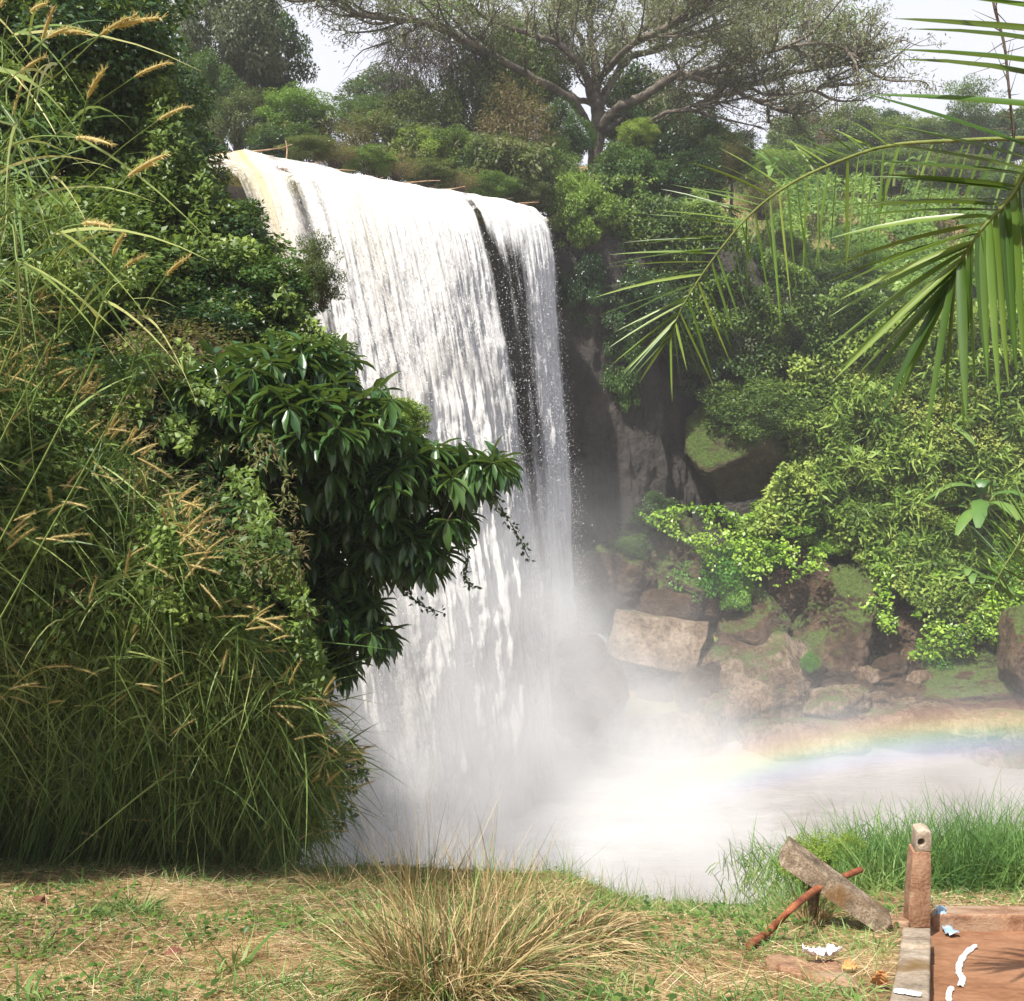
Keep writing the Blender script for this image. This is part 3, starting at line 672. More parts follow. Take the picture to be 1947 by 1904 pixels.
# kind, material, u, v, y, ru, rv, label, (cat, trunk)
PLANTS = [
 ('dense','leaf_grey', 445, 60, 44, 92,140,'tall grey green tree towering over the left end of the falls','tree',270),
 ('round2','leaf_dark', 515,120, 47, 58,90,'darker tree behind the tall grey green tree at the left end of the falls','tree',200),
 ('dense','leaf_mid', 400,190, 42, 60, 70,'leafy green tree between the dark shrubs and the tall grey green tree','tree',140),
 ('fine','leaf_light', 568,222, 41, 66, 48,'rounded bright green shrub just above the left part of the lip','shrub',None),
 ('round','leaf_dark', 540,275, 38.5, 62, 30,'low dark green shrub right behind the left part of the lip','shrub',None),
 ('loose','leaf_olive',450,240, 41, 60, 55,'thin olive shrub with bare stems behind the left end of the lip','shrub',None),
 ('round2','leaf_dark',735,185, 66, 62, 42,'far dark round crowned tree seen through the gap of sky over the lip','tree',90),
 ('fine','leaf_mid', 700,225, 58, 60, 34,'far pale green thicket below the dark round crowned tree','shrub',None),
 ('dry','leaf_dry', 655,272, 41, 62, 50,'brown half dry bush behind the middle of the lip','shrub',None),
 ('loose','leaf_olive',720,280, 42, 66, 52,'pale thin bush beside the brown bush behind the lip','shrub',None),
 ('fine','leaf_olive',800,245, 45, 76, 68,'tall olive thicket below the bare hanging twigs','shrub',None),
 ('fine','leaf_light',800,300, 41.5, 58, 46,'light green shrub in the middle of the bank behind the lip','shrub',None),
 ('dense','leaf_mid', 870,310, 42, 66, 52,'mid green shrub right of the light green shrub behind the lip','shrub',None),
 ('fine','leaf_olive', 905,200, 47, 66,105,'high olive brown creeper covered tree left of the big trunk','tree',180),
 ('dense','leaf_mid', 990,150, 50, 66, 90,'green leafy tree close on the left of the big trunk','tree',200),
 ('dry','leaf_dry', 985,240, 44, 72, 80,'tall browning thicket hanging left of the big trunk','shrub',None),
 ('fine','leaf_olive',955,320, 43, 66, 56,'dark olive shrub behind the split in the fall','shrub',None),
 ('loose','leaf_olive',1010,355, 42.5, 48, 44,'scrubby thin shrub at the right end of the lip','shrub',None),
 ('dense','leaf_mid',1045,335, 45.5, 56, 60,'green thicket at the foot of the big trunk on its left','shrub',None),
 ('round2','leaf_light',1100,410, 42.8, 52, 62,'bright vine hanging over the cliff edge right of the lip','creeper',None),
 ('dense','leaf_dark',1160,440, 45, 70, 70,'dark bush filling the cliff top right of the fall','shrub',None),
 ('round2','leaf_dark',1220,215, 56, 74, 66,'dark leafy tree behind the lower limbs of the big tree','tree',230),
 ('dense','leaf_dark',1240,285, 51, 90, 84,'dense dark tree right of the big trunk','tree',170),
 ('round','leaf_mid',1325,275, 55, 70, 52,'rounded green tree below the right limbs of the big tree','tree',160),
 ('fine','leaf_mid',1385,292, 58, 50, 45,'smaller green tree at the right end of the dark grove','tree',120),
 ('fine','leaf_light',1215,255, 46.5, 34, 24,'light green tuft of leaves in front of the dense dark tree','shrub',None),
 ('dense','leaf_dark',1280,370, 47, 92, 66,'very dark shaded thicket under the dense dark tree','shrub',None),
 ('round2','leaf_mid',1190,345, 45.5, 58, 56,'green vine covered shrub at the right foot of the big trunk','shrub',None),
 ('dry','leaf_dry',1115,385, 44.2, 40, 44,'rusty brown creeper patch at the foot of the big trunk','creeper',None),
 ('dry','leaf_dry',1360,300, 52, 52, 36,'brownish dry bush on the slope right of the dark grove','shrub',None),
 ('round','leaf_mid',1250,455, 45.5, 86, 56,'green bush above the cliff behind the palm frond tips','shrub',None),
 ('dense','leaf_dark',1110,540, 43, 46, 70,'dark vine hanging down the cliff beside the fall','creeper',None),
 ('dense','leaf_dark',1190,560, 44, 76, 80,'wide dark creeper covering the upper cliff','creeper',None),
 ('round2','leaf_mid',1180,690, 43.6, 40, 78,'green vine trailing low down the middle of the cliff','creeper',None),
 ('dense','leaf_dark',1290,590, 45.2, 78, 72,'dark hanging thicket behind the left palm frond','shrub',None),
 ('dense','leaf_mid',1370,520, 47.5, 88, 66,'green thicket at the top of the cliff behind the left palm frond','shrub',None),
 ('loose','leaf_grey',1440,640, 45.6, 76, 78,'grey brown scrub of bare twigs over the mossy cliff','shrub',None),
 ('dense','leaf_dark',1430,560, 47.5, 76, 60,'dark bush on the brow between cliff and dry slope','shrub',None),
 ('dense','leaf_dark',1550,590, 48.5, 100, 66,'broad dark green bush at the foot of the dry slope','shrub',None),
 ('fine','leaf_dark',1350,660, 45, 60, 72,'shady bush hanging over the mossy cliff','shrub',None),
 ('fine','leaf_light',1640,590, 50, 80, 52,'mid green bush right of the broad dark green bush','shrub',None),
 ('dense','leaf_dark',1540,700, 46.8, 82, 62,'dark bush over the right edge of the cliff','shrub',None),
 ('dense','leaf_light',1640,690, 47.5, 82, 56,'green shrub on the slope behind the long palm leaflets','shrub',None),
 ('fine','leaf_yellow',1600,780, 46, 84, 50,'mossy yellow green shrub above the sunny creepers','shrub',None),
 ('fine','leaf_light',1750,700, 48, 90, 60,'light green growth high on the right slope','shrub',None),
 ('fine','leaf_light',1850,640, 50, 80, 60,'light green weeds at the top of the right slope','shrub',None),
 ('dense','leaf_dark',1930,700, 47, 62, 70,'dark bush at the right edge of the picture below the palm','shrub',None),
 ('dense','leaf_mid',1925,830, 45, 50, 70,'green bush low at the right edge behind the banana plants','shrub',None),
 ('fine','leaf_light',1780,790, 46, 82, 56,'light green bush just above the upper banana plant','shrub',None),
 ('fine','leaf_mid',1425,775, 44.4, 92, 62,'mossy light green creeper spilling over the bulge of the cliff','creeper',None),
 ('loose','leaf_light',1520,800, 44.9, 90, 80,'yellowish creeper right of the mossy bulge of the cliff','creeper',None),
 ('spiky','leaf_grey',1555,890, 44.6, 74, 62,'grey green long leaved shrub on the rocks left of the sunny slope','shrub',None),
 ('fine','leaf_yellow',1690,870, 44.8, 104, 74,'large sunlit yellow green shrub in the middle of the right slope','shrub',None),
 ('fine','leaf_yellow',1750,960, 43.6, 86, 72,'second yellow green shrub below the large sunlit one','shrub',None),
 ('spiky','leaf_yellow',1640,970, 43.4, 80, 60,'pale spiky leaved shrub below the large sunlit one','shrub',None),
 ('spiky','leaf_light',1740,1060, 42.4, 60, 62,'light green spiky shrub hanging beside the big mossy boulder','shrub',None),
 ('fine','leaf_light',1835,1010, 43, 66, 70,'light green shrub around the lower banana plant','shrub',None),
 ('creep','leaf_bright',1350,1035, 42.6, 72, 92,'bright creeper draped over the pointed boulder','creeper',None),
 ('creep','leaf_bright',1395,1090, 41.6, 34, 58,'bright creeper tongue hanging to the water right of the pointed boulder','creeper',None),
 ('creep','leaf_bright',1430,1020, 43.8, 66, 56,'green creeper mat behind the pointed boulder','creeper',None),
 ('round2','leaf_bright',1490,985, 44.5, 70, 54,'green leafy mound below the grey green shrub','shrub',None),
 ('dense','leaf_dark',1235,975, 43.5, 46, 40,'small dark shrub against the foot of the cliff','shrub',None),
 ('fine','leaf_mid',1185,1040, 42.4, 44, 30,'small green mat at the foot of the cliff near the fall','creeper',None),
 ('creep','leaf_bright',1772,1220, 40.4, 48, 52,'round bright green mound of creeper above the rubble','creeper',None),
 ('round2','leaf_bright',1885,1130, 41.4, 46, 92,'tall bright creeper patch near the right edge','creeper',None),
 ('creep','leaf_bright',1540,1235, 39.2, 17, 36,'tiny bright plant growing from the big mossy boulder','plant',None),
 ('creep','leaf_bright',1575,1010, 43.0, 34, 36,'small bright creeper patch above the small brown boulder','creeper',None),
 ('fine','leaf_olive',590,283, 33.5, 46, 22,'low scrubby bush in the row directly behind the lip of the fall','shrub',None),
 ('dry','leaf_dry',640,292, 34, 44, 22,'low scrubby bush in the row directly behind the lip of the fall','shrub',None),
 ('fine','leaf_mid',700,306, 35.2, 48, 24,'low scrubby bush in the row directly behind the lip of the fall','shrub',None),
 ('dry','leaf_dry',755,318, 36.2, 44, 22,'low scrubby bush in the row directly behind the lip of the fall','shrub',None),
 ('fine','leaf_olive',815,330, 37.4, 46, 24,'low scrubby bush in the row directly behind the lip of the fall','shrub',None),
 ('dry','leaf_dry',870,346, 38.4, 44, 22,'low scrubby bush in the row directly behind the lip of the fall','shrub',None),
 ('fine','leaf_mid',930,356, 39.8, 46, 26,'low scrubby bush in the row directly behind the lip of the fall','shrub',None),
 ('fine','leaf_olive',985,364, 41, 46, 28,'low scrubby bush in the row directly behind the lip of the fall','shrub',None),
 ('dense','leaf_mid',1068,262, 47.5, 48, 56,'leafy shrub closing the gap left of the big trunk','shrub',None),
 # hilltop
 ('round','leaf_mid',1500,262, 84, 46, 36,'green tree at the left end of the hilltop row','tree',70),
 ('loose','leaf_dry',1550,262, 86, 46, 38,'brownish leafless tree in the hilltop row','tree',70),
 ('round2','leaf_mid',1610,250, 86, 50, 38,'round green tree in the hilltop row right of the brownish one','tree',70),
 ('round','leaf_dark',1670,252, 88, 46, 38,'dark green tree in the middle of the hilltop row','tree',70),
 ('fine','leaf_mid',1730,262, 84, 50, 36,'bushy green tree behind the tip of the right palm fronds','tree',70),
 ('loose','leaf_mid',1845,215, 80, 50, 50,'tall thin crowned tree on the hilltop near the right edge','tree',100),
 ('round','leaf_mid',1800,262, 84, 56, 36,'green tree below the tall thin crowned one on the hilltop','tree',60),
 ('round2','leaf_dark',1890,268, 82, 56, 42,'dark tree at the right end of the hilltop row','tree',60),
 ('round','leaf_mid',1960,255, 82, 50, 50,'green tree cut by the right edge of the picture on the hilltop','tree',80),
 ('fine','leaf_light',1460,322, 78, 58, 34,'light green bush below the hilltop row at its left end','shrub',None),
 ('fine','leaf_mid',1580,312, 80, 74, 30,'low green bushes below the middle of the hilltop row','shrub',None),
 ('fine','leaf_mid',1700,318, 78, 74, 30,'low green thicket on the upper slope behind the left palm frond','shrub',None),
 ('fine','leaf_olive',1820,330, 75, 66, 34,'olive thicket on the upper slope between the palm fronds','shrub',None),
 ('fine','leaf_mid',1920,360, 70, 60, 40,'green thicket on the upper slope at the right edge','shrub',None),
 ('dry','leaf_dry',1450,380, 64, 46, 30,'dry brown bush high on the grassy slope','shrub',None),
 ('fine','leaf_olive',1480,470, 58, 44, 26,'small olive bush in the dry grass behind the left palm frond','shrub',None),
 ('loose','leaf_light',1640,490, 57, 40, 22,'small light green bush in the dry grass of the slope','shrub',None),
 ('loose','leaf_light',1760,560, 54, 46, 26,'leafy weeds below the bare red earth','shrub',None),
 ('fine','leaf_light',1860,540, 54, 50, 30,'light green weeds beside the bare red earth','shrub',None),
 # left bank, middle distance
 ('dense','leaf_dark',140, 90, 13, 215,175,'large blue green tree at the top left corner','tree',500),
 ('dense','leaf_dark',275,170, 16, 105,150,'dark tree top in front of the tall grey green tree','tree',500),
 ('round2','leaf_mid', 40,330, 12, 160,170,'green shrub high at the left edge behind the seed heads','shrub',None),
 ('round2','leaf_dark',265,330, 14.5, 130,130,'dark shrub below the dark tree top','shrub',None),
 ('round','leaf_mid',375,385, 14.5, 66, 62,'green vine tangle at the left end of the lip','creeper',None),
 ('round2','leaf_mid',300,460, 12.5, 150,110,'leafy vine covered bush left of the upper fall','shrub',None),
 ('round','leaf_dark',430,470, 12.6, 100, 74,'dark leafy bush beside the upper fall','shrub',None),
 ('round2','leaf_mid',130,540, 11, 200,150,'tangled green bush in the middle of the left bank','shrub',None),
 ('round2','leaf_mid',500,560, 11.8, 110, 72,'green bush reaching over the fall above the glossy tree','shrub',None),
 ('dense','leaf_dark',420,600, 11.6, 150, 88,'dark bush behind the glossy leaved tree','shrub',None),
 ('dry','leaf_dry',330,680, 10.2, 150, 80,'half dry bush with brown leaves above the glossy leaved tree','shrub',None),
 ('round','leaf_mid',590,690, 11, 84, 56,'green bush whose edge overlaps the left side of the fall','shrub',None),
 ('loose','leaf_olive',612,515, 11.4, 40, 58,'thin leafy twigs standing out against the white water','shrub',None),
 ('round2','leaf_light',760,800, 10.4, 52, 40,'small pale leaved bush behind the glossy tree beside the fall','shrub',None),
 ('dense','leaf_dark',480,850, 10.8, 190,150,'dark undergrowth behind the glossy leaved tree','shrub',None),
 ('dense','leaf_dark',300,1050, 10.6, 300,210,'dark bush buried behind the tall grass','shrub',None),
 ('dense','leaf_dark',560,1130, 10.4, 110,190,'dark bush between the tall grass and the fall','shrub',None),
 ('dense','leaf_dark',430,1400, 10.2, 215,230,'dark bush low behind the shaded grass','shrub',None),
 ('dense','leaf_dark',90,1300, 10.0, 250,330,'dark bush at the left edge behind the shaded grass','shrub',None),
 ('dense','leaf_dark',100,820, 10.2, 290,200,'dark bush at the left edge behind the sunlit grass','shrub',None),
]
for (k, mt, u, v, y, ru, rv, lab, cat, tr) in PLANTS:
    nm = {'tree': 'broadleaf_tree', 'shrub': 'shrub', 'creeper': 'creeper', 'plant': 'small_plant'}[cat]
    bush(k, mt, u, v, y, ru, rv, lab, nm, cat, 'scrub behind the lip' if lab.startswith('low scrubby') else None, tr)

# bare hanging twigs at the left of the big crown
def bare_twigs():
    root = empty('bare_tree', P(850, 330, 46)); base = np.array(root.location)
    tag(root, 'leafless tree of fine grey hanging twigs left of the big crown', 'tree'); g = Geo(); r = np.random.default_rng(5)
    tube(g, spline([P(850,330,46)-base, P(846,220,46)-base, P(858,120,46)-base, P(850,40,46)-base], 6), np.linspace(.14, .05, 19), 6)
    for i in range(520):
        u = 740+130*r.random()+r.normal()*12; v = 40+80*r.random(); y = 44+5*r.random()
        p = P(u, v, y)-base; L_ = .8+2.2*r.random()
        q = [p]; d = norm(r.normal(size=3)*np.array([1, 1, .4])+np.array([0, 0, -.5]))
        for k in range(5): d = norm(d+r.normal(size=3)*.35+np.array([0, 0, -.22])); q.append(q[-1]+d*L_/5)
        tube(g, q, np.linspace(.016, .006, 6), 3)
    g.build('trunk', M['bark'], root)
bare_twigs()

# banana plants
def banana(u, v, y, h_px, label, nl=9, seed=0, spread=1.0):
    k = pxm(y); hh_ = h_px*k; root = empty('banana_plant', P(u, v, y)); tag(root, label, 'banana plant', 'banana plants on the right slope')
    r = np.random.default_rng(seed); g = Geo(); tube(g, spline([(0, 0, -.3), (.02, 0, hh_*.25), (0, 0, hh_*.5)], 4), np.linspace(.12, .06, 9)*hh_/3, 7); g.build('trunk', M['rachis'], root)
    for i in range(nl):
        a = i*2.4+r.random(); el = .35+1.05*r.random(); L_ = hh_*(.55+.4*r.random())*spread; w = L_*.11
        d = np.array([math.cos(a)*math.cos(el), math.sin(a)*math.cos(el), math.sin(el)]); s = norm(np.cross(d, [0, 0, 1])); n = 14
        V = []; p = np.array([0, 0, hh_*(.05+.35*r.random())])
        for j in range(n):
            t = j/(n-1); ww = w*math.sin(math.pi*min(1, (t*.93+.04)))**.55*(.9+.2*r.random()); dr = np.array([0, 0, -1])*L_*.75*t*t
            c = p+d*L_*t+dr; V += [c-s*ww+np.array([0, 0, -ww*.25]), c, c+s*ww+np.array([0, 0, -ww*.25])]
        f = [(3*j+m, 3*j+m+1, 3*j+m+4, 3*j+m+3) for j in range(n-1) for m in (0, 1)]
        gg = Geo().add(V, np.array(f), .2+.6*r.random()); gg.build('leaf', M['banana'], root, True)
banana(1775, 850, 43.5, 120, 'banana plant with broad pale leaves under the palm leaflets', 17, 1)
banana(1862, 1000, 41.8, 170, 'tallest banana plant beside the sunlit shrubs near the right edge', 17, 2)
banana(1845, 1130, 41, 110, 'low banana plant hanging over the rocks below the tallest one', 17, 3)
banana(1420, 330, 62, 80, 'banana plant at the edge of the dark grove under the sky gap', 9, 4)
banana(1465, 345, 66, 76, 'small banana plant on the upper slope beside the sky gap', 8, 5)
banana(1700, 345, 70, 70, 'banana plant high on the slope among the hilltop bushes', 8, 6)
banana(1410, 560, 46.5, 80, 'banana plant in the dark hollow above the cliff', 7, 7)
banana(1745, 330, 70, 60, 'banana plant beside the highest bushes behind the left palm frond', 7, 8)
banana(615, 225, 50, 56, 'banana plant on the plateau against the gap of sky over the lip', 8, 9)
banana(700, 240, 52, 44, 'low banana plant under the far dark round crowned tree', 7, 10)

# hillside grass
def hill_grass():
    g = Geo(); n = 60000
    x = 8+44*rng.random(n); y = 47+42*rng.random(n)
    keep = (x > (y*.20)) & (x < y*.56); x = x[keep]; y = y[keep]; n = len(x)
    m_ = fbm(x*.25, y*.25, 0, 101); k = rng.random(n) < .25+1.2*(m_-.3); x = x[k]; y = y[k]; n = len(x)
    B = W3(x, y, -.05); D = norm(np.stack([rng.normal(size=n)*.3, rng.normal(size=n)*.3, np.ones(n)], -1))
    blades(g, B, D, .5+.8*rng.random(n), .05+.03*rng.random(n), .25+.3*rng.random(n), (0, 0, 0), 2, np.clip(rng.random(n)*.6+.6*(fbm(x*.2, y*.2, 0, 102)-.3)*1.3, 0, 1))
    tag(g.build('hillside_grass', M['grass_hill']), 'dry grass covering the slope on the right', 'grass', kind='stuff')
    g = Geo(); n = 60000; x = 1+25*rng.random(n); y = 38.6+12*rng.random(n)
    k = rng.random(n) < 2.2*(fbm(x*.5, y*.5, 0, 103)-.38)*smooth(y, 38.8, 44); x = x[k]; y = y[k]; n = len(x)
    leaves(g, W3(x, y, .12*rng.random(n)), norm(rdir(n)+[0, -.3, .2]), norm(rdir(n)*.5+[0, -.4, 1]), .14+.12*rng.random(n), .08, T_DIA)
    tag(g.build('bank_weeds', M['leaf_bright']), 'low leafy weeds between the boulders', 'ground cover', kind='stuff')
    # plateau litter and weeds behind the lip
    g = Geo(); n = 26000; s_ = -.2+1.45*rng.random(n); dd_ = 1.0+9*rng.random(n)**1.4
    x = LP[0]+CD[0]*CLEN*s_-OUTD[0]*dd_; y = LP[1]+CD[1]*CLEN*s_-OUTD[1]*dd_
    D = norm(np.stack([rng.normal(size=n)*.5, rng.normal(size=n)*.5, np.ones(n)], -1))
    blades(g, W3(x, y, 0), D, .3+.8*rng.random(n), .035, .3, (0, 0, 0), 2)
    tag(g.build('plateau_weeds', M['grass_hill']), 'brownish weeds along the bank behind the lip', 'ground cover', kind='stuff')
hill_grass()

# ---------------------------------------------------------------- boulders
import bmesh
def ico(sub):
    bm = bmesh.new(); bmesh.ops.create_icosphere(bm, subdivisions=sub, radius=1)
    V = np.array([v.co[:] for v in bm.verts]); F = np.array([[v.index for v in f.verts] for f in bm.faces]); bm.free(); return V, F
ICO = {4: ico(4), 5: ico(5), 6: ico(6)}
def yb(v): return np.interp(v, [880, 1000, 1100, 1230, 1310, 1400, 1480], [48, 46, 44.2, 41.3, 39.9, 38.2, 36.4])
RG = 'boulders heaped at the foot of the cliff'
def boulder(u, v, ru, rv, mat, label, seed, y=None, planes=None, npl=13, sub=6, ry=1.0, rough=.11, tilt=0):
    """irregular faceted rock; planes: (nx, ny, nz, d) in the unit ball, y away from the camera"""
    r = np.random.default_rng(seed); V, F = ICO[sub]
    y = float(yb(v+rv*.8)) if y is None else y
    k = pxm(y); pn = norm(r.normal(size=(npl, 3))); pd = .68+.28*r.random(npl)
    if planes is not None:
        ex = np.array(planes, float); pn = np.vstack([pn[:4], norm(ex[:, :3])]); pd = np.concatenate([pd[:4]+.25, ex[:, 3]])
    dt = V@pn.T; q = np.where(dt > .05, pd/np.maximum(dt, .05), 9)
    s = -np.log(np.exp(-30*np.minimum(q, 3)).sum(1))/30; s = np.clip(s, .3, 1.25)
    f = fbm(V[:, 0]*1.6+seed, V[:, 1]*1.6, V[:, 2]*1.6, seed, 5)-.5; f2 = np.abs(fbm(V[:, 0]*4+seed, V[:, 1]*4, V[:, 2]*4, seed+1, 4)-.5)
    f3 = np.abs(fbm(V[:, 0]*11+seed, V[:, 1]*11, V[:, 2]*11, seed+4, 4)-.5); p = V*(s+f*rough*3.2-f2*rough*2.0-f3*rough*.9)[:, None]
    c, s_ = math.cos(R(tilt)), math.sin(R(tilt)); p = np.stack([p[:, 0]*c-p[:, 2]*s_, p[:, 1], p[:, 0]*s_+p[:, 2]*c], -1)
    p = p*np.array([ru*k*1.08, (ru+rv)/2*k*ry, rv*k*1.08])
    o = mesh_np('boulder', p, F, M[mat], None, None, True); o.location = P(u, v, y)
    tag(o, label, 'boulder', RG); return o
def block(corners, mat, label, n=40, seed=0, bev=.16, amp=.12, name='boulder'):
    """rough block from 8 world corners: front TL TR BR BL, back TL TR BR BL"""
    c = np.asarray(corners, float); ctr = c.mean(0); g = Geo(); t = np.linspace(-1, 1, n)
    A, B = np.meshgrid(t, t); o1 = np.ones_like(A)
    for (x, y, z, fl) in ((A, -o1, B, 0), (A, o1, B, 1), (-o1, A, B, 1), (o1, A, B, 0), (A, B, o1, 0), (A, B, -o1, 1)):
        p = np.stack([x, y, z], -1).reshape(-1, 3); ln_ = np.linalg.norm(p, axis=1, keepdims=True)
        p = p*(1-bev*(ln_-1)/.732*.5)
        a, b, h = (p[:, 0]+1)/2, (p[:, 1]+1)/2, (p[:, 2]+1)/2
        w = [(1-a)*(1-b)*h, a*(1-b)*h, a*(1-b)*(1-h), (1-a)*(1-b)*(1-h), (1-a)*b*h, a*b*h, a*b*(1-h), (1-a)*b*(1-h)]
        q = sum(w[i][:, None]*c[i] for i in range(8))
        dr = norm(q-ctr); dn = fbm(q[:, 0]*1.1+seed, q[:, 1]*1.1, q[:, 2]*1.1, seed, 6)-.5
        st = np.abs(fbm(q[:, 0]*3+seed, q[:, 1]*3, q[:, 2]*5, seed+3, 4)-.5)
        q = q+dr*(dn*amp*6-st*amp*1.6)[:, None]
        i = np.arange(n-1)[:, None]*n+np.arange(n-1)[None]; f = np.stack([i, i+1, i+n+1, i+n], -1).reshape(-1, 4)
        g.add(q-ctr, f[:, ::-1] if fl else f)
    o = g.build(name, M[mat], None, True)
    me = o.data; bm = bmesh.new(); bm.from_mesh(me); bmesh.ops.remove_doubles(bm, verts=bm.verts, dist=.004); bmesh.ops.recalc_face_normals(bm, faces=bm.faces); bm.to_mesh(me); bm.free()
    for p_ in me.polygons: p_.use_smooth = True
    o.location = ctr
    if label: tag(o, label, 'boulder', RG)
    return o
Pp = lambda u, v, y: P(u, v, y)
block([Pp(1166,1158,40.7), Pp(1352,1188,40.5), Pp(1324,1288,39.1), Pp(1146,1248,38.9), Pp(1180,1150,43.2), Pp(1350,1175,43.2), Pp(1322,1300,42.0), Pp(1160,1290,42.0)],
      'rock_block', 'large flat faced tan block of wet rock beside the foot of the fall', 64, 3, .10, .05)
boulder(1285, 1072, 96, 108, 'rock_mossy', 'tall pointed mossy boulder with creeper draped over its right side', 4, 43.4, planes=[(-.8,-.35,.45,.48),(.75,-.3,.50,.50),(0,-.95,.25,.6),(0,.5,.8,.85),(-.3,-.4,-1,.8),(.3,.9,0,.8)])
boulder(1345, 1128, 84, 50, 'rock_moss', 'dark slanted slab leaning on the pointed boulder', 5, 42.4, planes=[(.35,-.4,.8,.5),(-.6,-.6,-.2,.7),(.2,-.9,-.3,.6)])
boulder(1262, 1152, 60, 32, 'rock', 'small rounded brown boulder tucked behind the tan block', 6, 42.0)
boulder(1150, 1120, 74, 66, 'rock_moss', 'low dark boulder in the spray between the fall and the pointed boulder', 7, 42.6)
boulder(1215, 1160, 60, 50, 'rock', 'brown wet boulder behind the left end of the tan block', 17, 42.8)
boulder(1095, 1345, 78, 98, 'rock', 'dark wet boulder standing in the pool left of the tan block', 43, 36.6, rough=.16)
boulder(1106, 1236, 36, 24, 'rock', 'small dark rock perched on top of the wet boulder in the pool', 9, 36.6)
boulder(1240, 1330, 96, 56, 'rock', 'shadowy wet rock under the tan block', 10, 40.6)
boulder(1540, 1085, 50, 36, 'rock_moss', 'small brown boulder wedged up high under the creepers', 11, 43.6)
boulder(1510, 1040, 60, 44, 'moss', 'mossy hump above the small brown boulder', 12, 44.2)
boulder(1446, 1192, 62, 52, 'rock_moss', 'rounded boulder with moss on its right shoulder', 13, 41.6)
boulder(1618, 1190, 126, 130, 'rock_mossy', 'biggest mossy boulder rising to a ridge with a shaded right face', 14, 41.6, sub=6, planes=[(-.72,-.45,.62,.42),(.85,-.45,-.12,.40),(.2,-.6,.75,.78),(0,-1,.05,.72),(-.2,.2,1,.86),(-.4,-.4,-1,.85)])
boulder(1440, 1320, 150, 96, 'rock_streak', 'broad ribbed boulder glistening with water right of the tan block', 15, 39.4, sub=6, planes=[(-.35,-.55,.72,.50),(.7,-.35,.5,.66),(-.9,-.3,.2,.8),(0,-.9,-.1,.75)], tilt=-6)
boulder(1345, 1310, 58, 52, 'rock', 'orange brown rock between the tan block and the ribbed boulder', 16, 39.6)
boulder(1290, 1395, 110, 50, 'rock_streak', 'low wet rock awash below the tan block', 18, 37.6)
boulder(1415, 1245, 50, 36, 'rock', 'reddish rock above the ribbed boulder', 19, 40.9)
boulder(1570, 1345, 90, 40, 'rock_streak', 'low ledge of wet brown rock right of the ribbed boulder', 20, 38.9)
boulder(1655, 1345, 84, 46, 'rock_streak', 'pale wet slab in the middle of the rubble', 21, 39.0, planes=[(-.1,-.5,.85,.45),(0,-.9,-.3,.7)])
boulder(1700, 1292, 56, 28, 'rock', 'flat brown rock behind the pale wet slab', 22, 40.2)
boulder(1612, 1296, 42, 26, 'rock', 'small broken rock at the foot of the biggest mossy boulder', 23, 39.9)
boulder(1730, 1275, 54, 32, 'rock', 'brown rubble stone below the bright green mound', 24, 40.4)
boulder(1850, 1315, 108, 56, 'rock_moss', 'wide low reddish boulder near the right edge', 25, 39.2, planes=[(-.1,-.5,.85,.5),(0,-1,0,.7)])
boulder(1860, 1258, 58, 42, 'moss', 'bright green mossy boulder near the right edge', 26, 40.4)
boulder(1945, 1250, 56, 74, 'rock_moss', 'rounded dark boulder cut by the right edge of the picture', 27, 38.6)
boulder(1800, 1180, 58, 66, 'rock_mossy', 'steep mossy boulder right of the bright green mound', 28, 41.8)
boulder(1835, 1215, 38, 34, 'rock', 'dark brown rock between the mounds of creeper', 29, 40.9)
boulder(1715, 1210, 60, 70, 'rock', 'shaded brown boulder right of the biggest mossy boulder', 30, 41.9)
boulder(1770, 1380, 120, 46, 'rock_streak', 'water washed ledge under the wide reddish boulder', 31, 37.8)
boulder(1900, 1420, 110, 52, 'rock_streak', 'water washed ledge at the right edge behind the rainbow', 32, 37.2)
boulder(1560, 1410, 120, 44, 'rock_streak', 'low dark ledge awash behind the rainbow', 33, 37.4)
boulder(1430, 830, 94, 108, 'moss', 'mossy bulge of rock on the cliff under the grey brown scrub', 34, 44.8, planes=[(-.5,-.7,.5,.6),(.6,-.6,.4,.6),(0,-.8,-.6,.8)])
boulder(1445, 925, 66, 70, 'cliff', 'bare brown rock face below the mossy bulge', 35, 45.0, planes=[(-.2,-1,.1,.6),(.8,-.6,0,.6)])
boulder(1540, 800, 84, 80, 'moss', 'moss grown rock at the right end of the cliff', 36, 45.6)
boulder(1660, 1080, 60, 66, 'rock_mossy', 'mossy rock behind the ridge of the biggest boulder', 37, 43.2)
boulder(1500, 1135, 44, 40, 'rock', 'dark hollow rock under the small brown boulder', 38, 42.6)
rr2 = np.random.default_rng(99); pebv, pebf = ICO[4]
for i in range(34):
    u = 1330+600*rr2.random(); v = 1225+150*rr2.random(); s = 10+18*rr2.random()
    y = float(yb(v+s))-.2
    o = boulder(u, v, s*1.3, s*.8, ('rock', 'rock_streak', 'rock')[i % 3], 'loose wet brown stone among the boulders', 200+i, y, sub=4); o.name = 'stone'; o['category'] = 'stone'; o['group'] = 'loose stones among the boulders'

g = Geo(); n = 900; r_ = np.random.default_rng(3)
uu = 1105+42*r_.random(n); vv = 1216+24*r_.random(n)
leaves(g, P(uu, vv, 40.0+r_.random(n)), rdir(n), rdir(n), .30, .22, T_FOLD); tag(g.build('splash', M['drop']), 'white splash between the small dark rock and the tan block', 'splash', kind='stuff')

